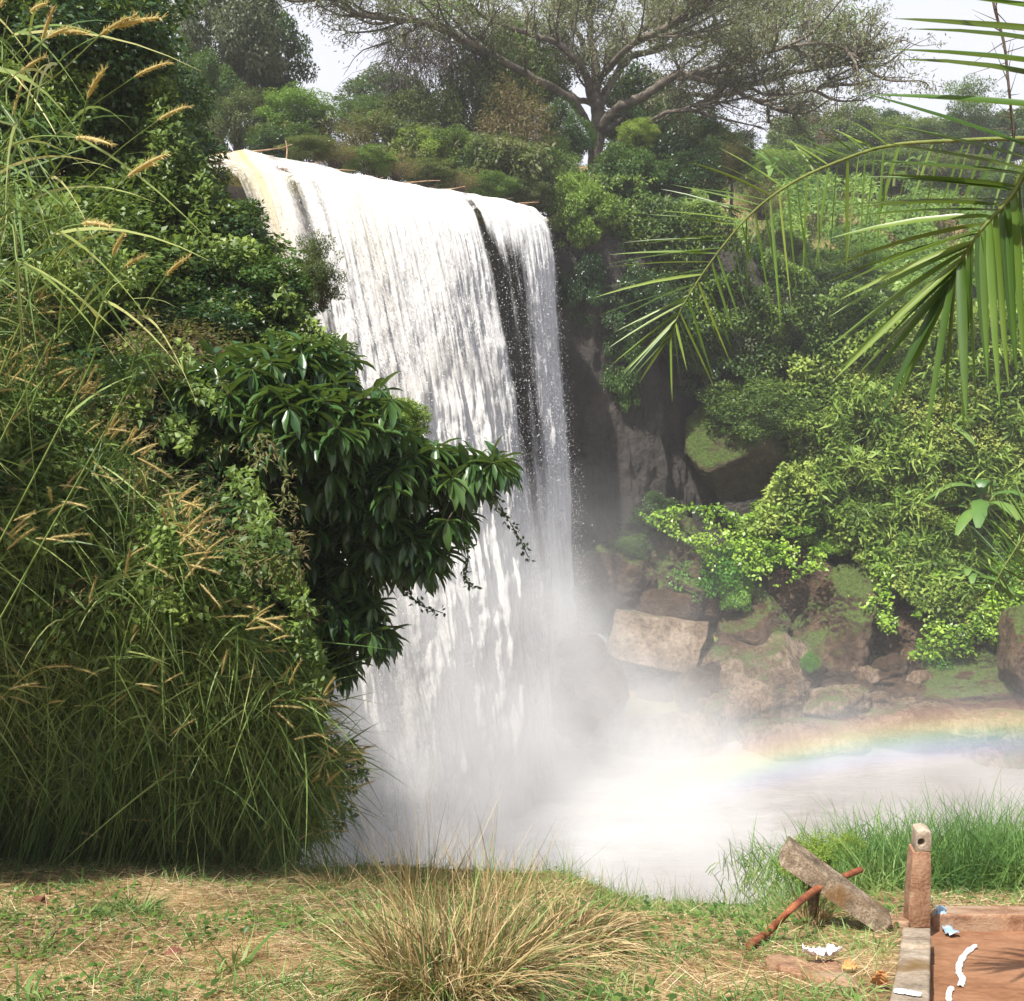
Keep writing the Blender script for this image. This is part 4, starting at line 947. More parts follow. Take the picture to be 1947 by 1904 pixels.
# ---------------------------------------------------------------- glossy big leaved tree
def glossy_tree():
    Y0 = 8.9; root = empty('glossy_tree', P(520, 1500, 9.6)); base = np.array(root.location); r = np.random.default_rng(55)
    tag(root, 'tree with big glossy drooping leaves reaching out across the fall', 'tree'); gb = Geo(); gl = Geo()
    # (u, v, ru, rv, y, n)
    R_ = [(470,720,110,64,8.3,34),(590,700,95,56,8.6,26),(640,800,130,74,8.3,44),(520,800,130,70,8.0,40),(760,860,90,44,8.6,22),(850,905,74,40,8.6,18),(925,890,44,26,8.6,9),
          (700,910,120,60,8.4,34),(590,940,110,70,8.6,30),(740,1000,90,50,8.6,22),(800,1050,40,30,8.6,8),(690,1060,70,44,8.8,14),(560,1060,90,80,9.0,26),(640,1150,70,50,8.9,16),(700,1190,44,48,8.7,12),(620,1250,60,44,9.1,10),(560,1180,80,80,9.2,18),(840,985,50,34,8.6,10)]
    heads = []
    for u, v, ru, rv, y, n in R_:
        for _ in range(int(n*2.3)):
            a = r.random()*6.28; q = r.random()**.5; heads.append((P(u+ru*q*math.cos(a), v+rv*q*math.sin(a), y+.9*(r.random()-.35)+.25*q)-base, r.random()))
    hub = [P(560,1300,9.6)-base, P(560,1050,9.4)-base, P(560,900,9.2)-base]
    tube(gb, spline([np.array([0, 0, -1.5]), hub[0], hub[1], hub[2]], 8), np.linspace(.13, .06, 25), 8, .5, .1)
    mains = []
    for (u, v, y) in ((470,740,8.8),(600,720,8.9),(760,880,8.9),(930,895,8.8),(800,1040,8.9),(690,1190,9.0),(640,1250,9.2),(700,950,8.9),(500,880,8.7)):
        e = P(u, v, y)-base; h = hub[r.integers(0, 3)] if v < 1000 else hub[1]
        q = spline([h, (h+e)/2+np.array([0, 0, .12]), e], 8); tube(gb, q, np.linspace(.05, .014, len(q)), 6); mains.append(q)
    mp_ = np.concatenate(mains)
    B = []; D = []; Nn = []; L_ = []; T_ = []
    for h, w in heads:
        j = np.argmin(((mp_-h)**2).sum(1)); p0 = mp_[j]; md = (p0+h)/2+np.array([0, 0, -.06])
        q = spline([p0, md, h], 4); tube(gb, q, np.linspace(.012, .006, len(q)), 4); ax_ = norm(h-md+np.array([.05, -.10, .06]))
        k = r.integers(8, 13)
        for i in range(k):
            a = i*2.4+r.random()*.5; sd_ = norm(np.cross(ax_, [0.1, .2, .97])); s2 = np.cross(sd_, ax_)
            rad_ = sd_*math.cos(a)+s2*math.sin(a); d = norm(rad_*1.0+ax_*(.35+.4*r.random())+np.array([0, 0, -.62-.35*r.random()]))
            B.append(h-ax_*.05*r.random()); D.append(d); Nn.append(norm(np.array([0, 0, 1.])+rad_*.5+r.normal(size=3)*.15)); L_.append(.14+.15*r.random()**1.2); T_.append(np.clip(.25+.3*w+.4*r.random(), 0, 1))
    L_ = np.array(L_); leaves(gl, np.array(B), np.array(D), np.array(Nn), L_, L_*.30, T_LEAF, np.array(T_))
    gb.build('trunk', M['twig'], root); gl.build('crown', M['leaf_big'], root, True)
    # hanging vines
    for pts, lab in (([(888,960),(884,1010),(890,1060),(886,1100),(900,1120)], 'thin leafy vine hanging straight down before the fall'),
                ([(925,900),(950,960),(985,1020),(1005,1060)], 'wispy vine trailing from the tip of the glossy tree'),
                ([(735,1075),(770,1120),(800,1150),(842,1166)], 'leafy vine curling out from under the glossy tree')):
        vb = P(*pts[0], 8.9); e = empty('hanging_vine', vb); tag(e, lab, 'vine'); q = spline([P(a, b, 8.9)-vb for a, b in pts], 8); gv = Geo(); tube(gv, q, .004, 4); gv.build('stem', M['twig'], e)
        gv = Geo(); i = r.integers(0, len(q), 90); leaves(gv, q[i]+r.normal(size=(90, 3))*.02, rdir(90)+[0, 0, -.5], rdir(90), .045, .028, T_DIA); gv.build('foliage', M['leaf_dark'], e)
glossy_tree()

# ---------------------------------------------------------------- tall grass on the left
def umax(v): return 110*(fbm(np.asarray(v)*.011, 0.5, 0, 12, 3)-.5)+np.interp(v, [-60, 100, 200, 300, 500, 700, 900, 1100, 1300, 1450, 1640], [10, 40, 60, 20, 40, 130, 290, 450, 590, 640, 590])
def yface(v): return np.interp(v, [-60, 150, 300, 500, 600, 850, 1000, 1150, 1300, 1650], [3.6, 3.9, 5.2, 7.6, 7.6, 7.0, 6.65, 6.5, 6.9, 8.4])
def heads_geo(gh, gs, pos, dr, L_, r):
    """foxtail seed heads with a core and bristles"""
    n = len(pos); g0 = np.array([0, 0, -1.0])
    for i in range(n):
        t = np.linspace(0, 1, 7)[:, None]; q = pos[i]+dr[i]*L_[i]*t+g0*L_[i]*.10*t*t
        tube(gh, q, L_[i]*.029*np.array([.45, .9, 1, 1, .9, .65, .2]), 5, .2+.6*r.random())
    m_ = 80; t = np.tile(np.linspace(.02, 1, m_), n); id_ = np.repeat(np.arange(n), m_)
    b = pos[id_]+dr[id_]*(L_[id_]*t)[:, None]+g0*(L_[id_]*.10*t*t)[:, None]
    d = norm(norm(np.cross(dr[id_], rdir(n*m_)))*1.0+dr[id_]*1.4)
    leaves(gs, b, d, rdir(n*m_), L_[id_]*.12, L_[id_]*.009+.0006, T_DIA)
def tall_grass():
    r = np.random.default_rng(66); gb = Geo(); gh = Geo(); gs = Geo(); gc = Geo()
    n = 1500
    q = r.random(n); vt = np.where(q < .02, -40+460*r.random(n), 520+1080*r.random(n)**.9)
    um = umax(vt); edge = r.random(n) < .38
    ut = np.where(edge, um-60*r.random(n), -120+(um+110)*r.random(n)**.9)
    ut = np.where(vt < 420, -60+(um+50)*r.random(n)**1.2, ut)
    yt = yface(vt)+.8*r.random(n)-.45; tip = P(ut, vt, yt)
    lr = np.clip(ut-130-260*r.random(n)*(1-.4*smooth(vt, 1000, 1600)), -700, 600); yr = np.clip(yt+.7+1.0*r.random(n), 7.3, 9.2)
    hole = (fbm(ut*.011, vt*.011, 0, 311, 3) < .47) & (vt < 1450); vt = np.where(hole, vt+160*r.random(n), vt); yt = yt+.5*hole; tip = P(ut, vt, yt)
    root = P(lr, np.full(n, 1640.), yr); root[:, 2] = EZ+H(root[:, 0], root[:, 1])
    root[:, 2] = np.minimum(root[:, 2], EZ-3.6)
    mid = root*.42+tip*.58; mid[:, 2] += .16*np.abs(tip[:, 2]-root[:, 2])+.25; mid[:, 1] += .22
    TT = np.linspace(0, 1, 9)
    Bz = lambda t: ((1-t)**2)[:, None]*root[None] if 0 else None
    hp = []; hd = []; hl = []
    for i in range(n):
        c = [(1-t)**2*root[i]+2*t*(1-t)*mid[i]+t*t*tip[i] for t in TT]; tube(gc, c, np.linspace(.0036, .0016, 9), 3, .05+.6*r.random()**2)
        if r.random() < (.60 if edge[i] else .30)*(1-.5*(vt[i] > 1350)):
            d = norm(norm(c[-1]-c[-2])*.55+np.array([.55, -.05, .34])+r.normal(size=3)*np.array([.6, .35, .55])); hp.append(c[-1]+np.array([.05, -.18, .05])); hd.append(d); hl.append(.14+.09*r.random())
    heads_geo(gh, gs, np.array(hp), np.array(hd), np.array(hl), r)
    # leaves on the culms
    k = 15; t = .22+.75*r.random((n, k)); i = np.repeat(np.arange(n), k); t = t.ravel()[:, None]
    b = (1-t)**2*root[i]+2*t*(1-t)*mid[i]+t*t*tip[i]; tg = norm((1-t)*(mid[i]-root[i])+t*(tip[i]-mid[i]))
    m_ = len(b); D = norm(tg*.30+r.normal(size=(m_, 3))*.85+np.array([.10, -.1, .05])); cl_ = r.random(n)[i]; tn = np.clip(.45*r.random(m_)+.5*cl_**1.5, 0, 1)
    blades(gb, b, D, .18+.42*r.random(m_), .008+.010*r.random(m_), .2+.8*r.random(m_)**1.5, r.normal(size=(m_, 3))*.22, 5, tn)
    # filling blades behind the face
    n = 34000; v = 560+1090*r.random(n); u = -110+(umax(v)+70)*r.random(n)
    kk = (fbm(u*.011, v*.011, 0, 311, 3) > .44+.06*r.random(n)) | (v > 1500); kk &= (v < 1200) | (r.random(n) < .30+.5*smooth(u, 250, 560)*(v < 1450)); u = u[kk]; v = v[kk]; n = len(u)
    y = yface(v)+.30+1.5*r.random(n)**1.2+1.2*(fbm(u*.008, v*.008, 0, 312, 2)-.5); b = P(u, v, y); b[:, 2] -= .15
    D = norm(np.stack([.20+.8*r.normal(size=n), .6*r.normal(size=n)-.15, .7+.5*r.normal(size=n)], -1))
    tn = np.clip(.55*r.random(n)+1.1*(fbm(u*.012, v*.009, 0, 301)-.35), 0, 1)
    blades(gb, b, D, .2+.45*r.random(n), .007+.011*r.random(n), .3+.8*r.random(n), r.normal(size=(n, 3))*.22, 5, tn)
    o = gb.build('tall_grass', M['grass_tall']); tag(o, 'thick stand of tall arching grass on the left bank', 'grass', kind='stuff')
    gc.build('stems', M['grass_tall'], o); gh.build('seed_head', M['seed'], o); gs.build('bristles', M['seed'], o)
    # near, large heads in the top left corner
    pl = [((-40,430),(40,230),(120,110),(228,50)), ((-60,330),(20,200),(100,150),(196,62)), ((-60,420),(60,300),(150,220),(262,142)), ((-80,300),(-10,180),(40,120),(92,70)),
          ((-60,500),(60,380),(140,270),(168,180)), ((-60,640),(80,520),(160,420),(250,330)), ((-80,180),(-20,110),(30,60),(60,20)), ((-40,520),(40,440),(150,400),(245,333)),
          ((-100,330),(-20,300),(60,262),(150,262)), ((-60,560),(40,500),(110,440),(160,425)), ((-70,420),(10,260),(60,200),(80,75)), ((40,760),(110,640),(190,560),(240,505)),
          ((120,800),(170,660),(200,560),(215,480)), ((200,820),(250,700),(270,600),(318,520)), ((60,560),(120,400),(210,300),(305,225)), ((-60,250),(10,130),(60,80),(115,62))]
    for j, pts in enumerate(pl):
        y0 = 3.0+.9*r.random(); w = np.array([P(a, b_, y0+.25*(3-i_)) for i_, (a, b_) in enumerate(pts)]); e = empty('foxtail_stalk', w[0])
        low = np.array([w[0][0]-1.6, w[0][1]+.6, EZ-2.6]); q = spline([low]+list(w), 8)-w[0]
        e['label'] = 'long foxtail grass stalk with a furry seed head arching in from the left edge'; e['category'] = 'grass stalk'; e['group'] = 'near foxtail stalks at the left edge'
        g1 = Geo(); tube(g1, q, np.linspace(.004, .0018, len(q)), 4); m_ = 5; ii = r.integers(8, len(q)-8, m_)
        blades(g1, q[ii], norm(norm(q[ii+1]-q[ii])+r.normal(size=(m_, 3))*.35), .35+.3*r.random(m_), .011, .25+.2*r.random(m_), (.05, 0, 0), 6); g1.build('stem', M['grass_tall'], e)
        d = norm(q[-1]-q[-4]); g2 = Geo(); g3 = Geo(); heads_geo(g2, g2, q[-1:]-d*.02, norm(d+np.array([.12, 0, .02]))[None], np.array([.18+.06*r.random()]), r); g2.build('seed_head', M['seed'], e)
tall_grass()

# ---------------------------------------------------------------- palm reaching in from the right
def leaflet(g, b, e, w, up, sag=.05, t=.5):
    b = np.asarray(b); e = np.asarray(e); d = e-b; L_ = np.linalg.norm(d); dn = d/L_; s = norm(np.cross(dn, up)); nn = np.cross(s, dn)
    V = []; T_ = (0, .06, .22, .45, .7, .88, 1); Wt = (.35, .75, 1, .95, .68, .36, .03)
    for a, ww in zip(T_, Wt):
        c = b+d*a+np.array([0, 0, 1])*L_*sag*math.sin(math.pi*a)
        V += [c-s*w*ww*.5+nn*w*ww*.28, c, c+s*w*ww*.5+nn*w*ww*.28]
    f = [(3*j+m, 3*j+m+1, 3*j+m+4, 3*j+m+3) for j in range(len(T_)-1) for m in (0, 1)]
    g.add(V, np.array(f), t)
def palm():
    r = np.random.default_rng(88); root = empty('palm_tree', P(2350, 1500, 4.2)); base = np.array(root.location)
    tag(root, 'palm whose long feathery fronds hang in from the right edge', 'palm'); g = Geo(); top = P(2330, 120, 4.2)-base
    tube(g, spline([(0, 0, -1.2), top*.5+np.array([.05, 0, 0]), top], 10), np.linspace(.20, .15, 21), 12, .5, .25); g.build('trunk', M['bark'], root)
    def frond(rach, s1, s2, n1, n2, w, r0, lab):
        q = spline([P(*p)-base for p in rach], 12); par = np.linspace(0, 1, len(q)); u_ = spline([(a, b, 0) for a, b, c in rach], 12); gr_ = Geo(); gl_ = Geo()
        tube(gr_, q, np.linspace(r0, r0*.3, len(q)), 6)
        fr = gr_.build('frond', M['rachis'], root, True); 
        for side, (S, n) in enumerate(((s1, n1), (s2, n2))):
            if not S: continue
            tt = np.array([a[0] for a in S]); tu = np.array([a[1] for a in S]); tv = np.array([a[2] for a in S]); ty = np.array([a[3] for a in S])
            for k in range(n):
                t = tt[0]+(tt[-1]-tt[0])*(k+.6*(r.random()-.5))/(n-1); t = min(max(t, 0), 1)
                b = np.array([np.interp(t, par, q[:, c]) for c in range(3)])
                e = P(np.interp(t, tt, tu)+r.normal()*12, np.interp(t, tt, tv)+r.normal()*14, np.interp(t, tt, ty)+r.normal()*.08)-base
                e = b+(e-b)*(.86+.2*r.random())
                leaflet(gl_, b, e, w*(.8+.35*r.random()), norm(np.array([.1, -.35+.5*r.normal(), 1.]) if side == 0 else np.array([-1, -.6+.5*r.normal(), .2])), .0+.03*r.random(), np.clip(.4+.3*r.normal(), 0, 1))
        gl_.build('leaflets', M['palm'], fr)
    frond([(2330,120,4.4),(2150,215,4.6),(1990,258,4.8),(1850,266,5.0),(1700,276,5.1),(1600,305,5.2),(1500,352,5.3),(1420,415,5.35),(1345,508,5.4),(1295,588,5.4),(1276,640,5.4)],
          [(.40,1640,236,5.2),(.50,1520,262,5.3),(.55,1466,262,5.4),(.60,1378,272,5.5),(.65,1310,340,5.5),(.70,1238,385,5.5),(.75,1185,450,5.5),(.80,1152,545,5.5),(.85,1150,612,5.4),(.90,1162,690,5.4),(1.0,1200,728,5.4)],
          [(.22,1900,420,4.9),(.30,1785,435,5.0),(.40,1655,480,5.1),(.45,1625,545,5.1),(.50,1588,535,5.2),(.55,1552,548,5.2),(.60,1515,570,5.2),(.65,1490,625,5.3),(.70,1452,570,5.3),(.80,1405,672,5.3),(.90,1345,718,5.4),(1.0,1268,755,5.4)], 44, 42, .0165, .011, 'A')
    frond([(2330,100,3.9),(2170,120,3.6),(2050,200,3.4),(1975,285,3.3),(1925,370,3.3),(1872,430,3.3),(1832,488,3.35),(1806,540,3.4)],
          [(.43,1632,195,3.5),(.50,1650,276,3.5),(.57,1607,345,3.5),(.62,1583,388,3.5),(.71,1568,512,3.5),(.79,1568,585,3.5),(.86,1590,704,3.5),(1.0,1614,752,3.5)],
          [(.40,2060,600,3.2),(.50,1985,660,3.2),(.60,1935,720,3.2),(.71,1893,765,3.2),(.80,1850,800,3.3),(.88,1822,838,3.3),(.94,1742,842,3.4),(1.0,1666,806,3.4)], 22, 20, .029, .012, 'B')
    frond([(2330,60,3.9),(2180,10,3.5),(2100,20,3.3),(2060,100,3.1),(2030,220,3.0)],
          [(.45,1790,-60,3.3),(.60,1818,-5,3.3),(.74,1690,62,3.3),(.86,1700,98,3.3),(.97,1650,180,3.3)], None, 8, 0, .044, .012, 'D')
    frond([(2330,220,4.3),(2200,420,4.8),(2090,700,5.0),(1990,930,5.1),(1945,1020,5.1),(1905,1085,5.1),(1885,1125,5.1)],
          [(.5,2000,860,5.2),(.62,1900,930,5.2),(.74,1872,985,5.2),(.84,1850,1040,5.2),(.92,1832,1095,5.2),(1.0,1828,1150,5.2)],
          [(.5,2120,1000,5.0),(.74,2010,1120,5.1),(.86,1945,1150,5.1),(1.0,1880,1180,5.1)], 34, 24, .011, .009, 'C')
    # bare old rib
    g = Geo(); q = spline([P(2330,160,4.0)-base, P(2100,-60,4.0)-base, P(1900,-40,4.0)-base, P(1912,100,4.0)-base, P(1928,265,4.0)-base], 8); tube(g, q, .005, 5)
    for k in range(26):
        b = q[-1-k//2]; tube(g, [b, b+norm(r.normal(size=3)+np.array([-.6, 0, .1]))*(.06+.12*r.random())], [.0022, .0006], 3)
    g.build('dead_rib', M['twig'], root)
palm()

# ================================================================ near bank: things
def N(u, v, h=0.0, ground=False):
    """point of the near slope seen at pixel u, v, lifted by h"""
    d = P(u, v, 1.0); dz = d[..., 2]-EZ
    y = (-2.54+NS*3.9+h)/(dz+NS)
    return P(u, v, y)
def conc(name, cols, rough=.9, sc=6, dist=.02, spots=None):
    m, N_, L = new_mat(name); co = N_.new('ShaderNodeTexCoord'); n1 = noise(N_, L, co.outputs['Object'], sc, 7, .68); n2 = noise(N_, L, co.outputs['Object'], sc*9, 5, .7); n3 = noise(N_, L, co.outputs['Object'], sc*.45, 3)
    f = math_(N_, L, 'MULTIPLY_ADD', n2.outputs['Fac'], .4, math_(N_, L, 'MULTIPLY', n1.outputs['Fac'], .6))
    rp = ramp(N_, [(.36, cols[0]), (.48, cols[1]), (.6, cols[2])]); L.new(f, rp.inputs[0]); c = rp.outputs[0]
    if spots:
        k = math_(N_, L, 'MULTIPLY', math_(N_, L, 'SUBTRACT', n3.outputs['Fac'], .50), 7, clamp=True); c = mixc(N_, L, k, c, spots)
    out(N_, L, principled(N_, L, c, rough, .25, bump(N_, L, f, .9, dist))); return m
M['concrete'] = conc('weathered_concrete', [(.15, .115, .08), (.31, .25, .185), (.48, .41, .32)], spots=(.20, .125, .05))
M['concrete_old'] = conc('old_mottled_concrete', [(.05, .038, .025), (.20, .15, .10), (.42, .34, .25)], spots=(.16, .09, .035), sc=9, dist=.04)
M['concrete_red'] = conc('earth_stained_concrete', [(.16, .08, .045), (.30, .17, .10), (.44, .29, .19)], spots=(.40, .29, .20))
M['laterite'] = conc('red_earth_floor', [(.17, .075, .035), (.27, .13, .065), (.36, .19, .105)], .85, 2.2, .02, spots=(.15, .075, .04))
M['rust'] = conc('rusty_iron', [(.10, .030, .015), (.23, .070, .035), (.36, .15, .06)], .75, 14, .004)
M['wood'] = conc('dark_wood', [(.05, .035, .02), (.10, .075, .045), (.19, .15, .09)], .9, 10, .01)
M['paint'] = conc('white_paint', [(.60, .59, .56), (.78, .78, .76), (.86, .86, .85)], .6, 30, .002)
M['paper'] = conc('white_paper', [(.70, .71, .74), (.82, .83, .86), (.9, .9, .92)], .7, 8, .004)
M['blue'] = conc('pale_blue_plastic', [(.20, .38, .60), (.36, .55, .78), (.68, .82, .90)], .35, 16, .01)
M['leaf_dead'] = conc('dead_leaf', [(.10, .04, .025), (.17, .07, .045), (.25, .12, .075)], .7, 9, .01)
M['leaf_orange'] = conc('orange_dead_leaf', [(.40, .16, .05), (.55, .25, .09), (.62, .33, .14)], .7, 12, .005)
def nblock(c8, mat, name, label, cat, seed=0, amp=.006, bev=.06, n=34, fr=9.0, parent=None):
    c = np.asarray(c8, float); ctr = c.mean(0); g = Geo(); t = np.linspace(-1, 1, n); A, B = np.meshgrid(t, t); o1 = np.ones_like(A)
    for (x, y, z, fl) in ((A, -o1, B, 0), (A, o1, B, 1), (-o1, A, B, 1), (o1, A, B, 0), (A, B, o1, 0), (A, B, -o1, 1)):
        p = np.stack([x, y, z], -1).reshape(-1, 3); a_ = np.abs(p); srt = np.sort(a_, 1); p = p*(1-bev*np.clip((srt[:, 1:2]-.8)/.2, 0, 1)**2*.6)
        a, b, h = (p[:, 0]+1)/2, (p[:, 1]+1)/2, (p[:, 2]+1)/2
        w = [(1-a)*(1-b)*h, a*(1-b)*h, a*(1-b)*(1-h), (1-a)*(1-b)*(1-h), (1-a)*b*h, a*b*h, a*b*(1-h), (1-a)*b*(1-h)]
        q = sum(w[i][:, None]*c[i] for i in range(8)); k = fbm(q[:, 0]*fr+seed, q[:, 1]*fr, q[:, 2]*fr, seed, 5)-.5; ch = np.maximum(vn(q[:, 0]*fr*2, q[:, 1]*fr*2, q[:, 2]*fr*2, seed+2)-.7, 0)
        q = q+norm(q-ctr)*(k*amp*5-ch*amp*6)[:, None]
        i = np.arange(n-1)[:, None]*n+np.arange(n-1)[None]; f = np.stack([i, i+1, i+n+1, i+n], -1).reshape(-1, 4); g.add(q-ctr, f[:, ::-1] if fl else f)
    o = g.build(name, M[mat], parent, True); bm = bmesh.new(); bm.from_mesh(o.data); bmesh.ops.remove_doubles(bm, verts=bm.verts, dist=.0008); bmesh.ops.recalc_face_normals(bm, faces=bm.faces); bm.to_mesh(o.data); bm.free()
    o.location = ctr
    if label: tag(o, label, cat)
    return o
Z3 = lambda p, dz: p+np.array([0, 0, dz])
# low concrete wall running down the slope
a, b, c, d = N(1712, 1800, .03), N(1770, 1802, .03), N(1767, 1960, .03), N(1678, 1960, .03)
nblock([d, c, Z3(c, -.4), Z3(d, -.4), a, b, Z3(b, -.4), Z3(a, -.4)], 'concrete', 'low_wall', 'low concrete wall running down the slope beside the red earth floor', 'wall', 2, .004)
a, b, c, d = N(1716, 1762, .05), N(1770, 1762, .05), N(1771, 1797, .045), N(1711, 1795, .045)
nblock([d, c, Z3(c, -.35), Z3(d, -.35), a, b, Z3(b, -.35), Z3(a, -.35)], 'concrete', 'wall_end_block', 'pale concrete block between the low wall and the foot of the upright post', 'concrete block', 4, .003, n=20)
# kerb at the back of the floor
a, b, c, d = N(1772, 1722, .035), N(2400, 1716, .035), N(2400, 1737, .035), N(1772, 1738, .035)
nblock([d, c, Z3(c, -.3), Z3(d, -.3), a, b, Z3(b, -.3), Z3(a, -.3)], 'concrete_red', 'kerb', 'earth stained concrete kerb along the far side of the red earth floor', 'kerb', 5, .004, n=50)
a, b, c, d = N(1640, 1736, .03), N(1730, 1736, .03), N(1730, 1752, .03), N(1648, 1752, .03)
nblock([d, c, Z3(c, -.2), Z3(d, -.2), a, b, Z3(b, -.2), Z3(a, -.2)], 'concrete_red', 'broken_kerb', 'broken end of the kerb left of the upright post', 'kerb', 6, .004, n=20)
# red earth floor
def floor_sheet():
    A, B = np.meshgrid(np.linspace(1755, 2500, 90), np.linspace(1738, 2100, 70)); p = N(A, B, -.075)
    z = p[..., 2]+.018*(fbm(p[..., 0]*5, p[..., 1]*5, 0, 7)-.5)+.006*(fbm(p[..., 0]*30, p[..., 1]*30, 0, 8)-.5)
    tag(grid_mesh('earth_floor', p[..., 0], p[..., 1], z, M['laterite']), kind='structure')
floor_sheet()
def paint_mark(pts, w, h):
    g = Geo(); q = spline([N(a, b, h) for a, b in pts], 10); n = len(q); tg = norm(np.gradient(q, axis=0)); s = norm(np.cross(tg, [0, 0, 1])); V = []
    for i in range(n):
        ww = w*(.75+.5*random.random())*min(1, .5+i, .5+(n-1-i)); V += [q[i]-s[i]*ww, q[i]-s[i]*ww*.9+[0, 0, .007], q[i]+s[i]*ww*.9+[0, 0, .007], q[i]+s[i]*ww]
    f = [(4*j+m, 4*j+m+1, 4*j+m+5, 4*j+m+4) for j in range(n-1) for m in (0, 1, 2)]; g.add(np.array(V), np.array(f)); return g
random.seed(4)
tag(paint_mark([(1856,1798),(1838,1812),(1826,1830),(1823,1848),(1830,1862),(1826,1876)], .014, -.066).build('paint_mark', M['paint']), 'curved streak of white paint on the red earth floor', 'paint mark')
tag(paint_mark([(1810,1878),(1804,1892),(1806,1925)], .012, -.066).build('paint_mark', M['paint']), 'short streak of white paint at the bottom edge beside the low wall', 'paint mark')
tag(paint_mark([(1700,1884),(1728,1888),(1752,1893)], .014, .042).build('paint_mark', M['paint']), 'smear of white paint across the low wall', 'paint mark')
# upright post with a hole
def post():
    y = float(N(1747, 1758)[1]); root = empty('concrete_post', P(1747, 1762, y)); base = np.array(root.location); tag(root, 'upright stained concrete post with a hole near its broken top', 'post')
    def prism(outl, inn, dy):
        g = Geo(); n = len(outl)
        F_ = [P(u, v, y)-base for u, v in outl]; I_ = [P(u, v, y)-base for u, v in inn] if inn else None; off = np.array([.01, dy, .0])
        if I_ is None:
            V = np.array(F_+[p+off for p in F_]); c1 = V[:n].mean(0); c2 = V[n:].mean(0); V = np.vstack([V, c1, c2]); T = []
            for i in range(n): j = (i+1) % n; T += [(i, j, 2*n), (n+j, n+i, 2*n+1), (j, i, n+i), (j, n+i, n+j)]
            g.add(V, np.array(T))
        else:
            V = np.array(F_+I_+[p+off for p in F_]+[p+off for p in I_]); T = []
            for i in range(n): j = (i+1) % n; T += [(i, j, n+j, n+i), (2*n+j, 2*n+i, 3*n+i, 3*n+j), (j, i, 2*n+i, 2*n+j), (n+i, n+j, 3*n+j, 3*n+i)]
            g.add(V, np.array(T))
        return g
    lo = [(1727,1765),(1769,1765),(1770,1700),(1771,1655),(1770,1622),(1752,1618),(1737,1622),(1733,1660),(1729,1720)]
    up = [(1741,1621),(1754,1620),(1770,1620),(1772,1602),(1771,1583),(1758,1579),(1744,1582),(1742,1602)]
    hole = [(1747,1608),(1752,1610),(1757,1608),(1759,1602),(1757,1597),(1752,1595),(1747,1597),(1745,1602)]
    for nm, g, mt in (('shaft', prism(lo, None, .11), 'concrete_red'), ('broken_top', prism(up, hole, .10), 'concrete')):
        o = g.build(nm, M[mt], root); bv = o.modifiers.new('b', 'BEVEL'); bv.width = .005; bv.segments = 2
post()
# fallen beam, its stump, the rusty pipe
ybm = float(N(1600, 1768)[1])+.05
def beam():
    # front face follows the photo's slanting outline, the top face is a narrow lit strip
    TL, TR, BR, BL = P(1502,1610,ybm+.05), P(1698,1757,ybm-.12), P(1674,1779,ybm-.16), P(1483,1646,ybm)
    bk = np.array([.02, .12, .012]); nblock([TL, TR, BR, BL, TL+bk, TR+bk, BR+bk, BL+bk], 'concrete_old', 'concrete_beam', 'broken concrete beam tilted up on a dark wooden stump', 'beam', 9, .0035, .015, 50, 14)
    q = [P(1548,1665,ybm+.10), P(1546,1720,ybm+.08), N(1548,1772,-.08)]
    g = Geo(); tube(g, spline(q, 5), .033, 8, .5, .3); o = g.build('wooden_stump', M['wood']); tag(o, 'dark wooden stump standing under the tilted concrete beam', 'stump')
    q = spline([N(1424,1799,.02), N(1465,1768,.06), P(1505,1728,ybm-.42), P(1545,1696,ybm-.10), P(1576,1680,ybm+.03), P(1602,1668,ybm+.28), P(1636,1654,ybm+.45)], 8)
    g = Geo(); tube(g, q, .0185, 12, .5, .10); o = g.build('rusty_pipe', M['rust'], None, True); tag(o, 'bent rusty iron pipe lying through behind the tilted concrete beam', 'pipe')
beam()
# half buried lump of concrete
a, b, c, d = N(1445, 1812, .015), N(1598, 1826, .03), N(1635, 1874, .03), N(1475, 1838, .015)
nblock([d, c, Z3(c, -.2), Z3(d, -.2), a, b, Z3(b, -.2), Z3(a, -.2)], 'concrete_red', 'concrete_slab', 'old concrete slab half buried in the grass below the white paper', 'slab', 12, .012, .2, 40, 7)
def crumple(name, label, cat, c, rx, ry, rz, mat, seed, n=26):
    A, B = np.meshgrid(np.linspace(-1, 1, n), np.linspace(-1, 1, n)); f = fbm(A*2.2+seed, B*2.2, 0, seed, 3)-.5; f2 = np.abs(fbm(A*4+seed, B*4, 0, seed+1, 3)-.5)
    X = A*rx*(1+.5*f); Y = B*ry*(1+.5*f2); Z = rz*(f*2.2+f2*2.5)
    o = grid_mesh(name, X, Y, Z, M[mat], None, None, False); so = o.modifiers.new('s', 'SOLIDIFY'); so.thickness = .0015; o.location = c; tag(o, label, cat); return o
o = crumple('paper_scrap', 'crumpled white paper lying on the grass beside the half buried slab', 'litter', N(1560, 1812, .07), .075, .04, .03, 'paper', 3); o.rotation_euler = (R(-25), 0, R(-8))
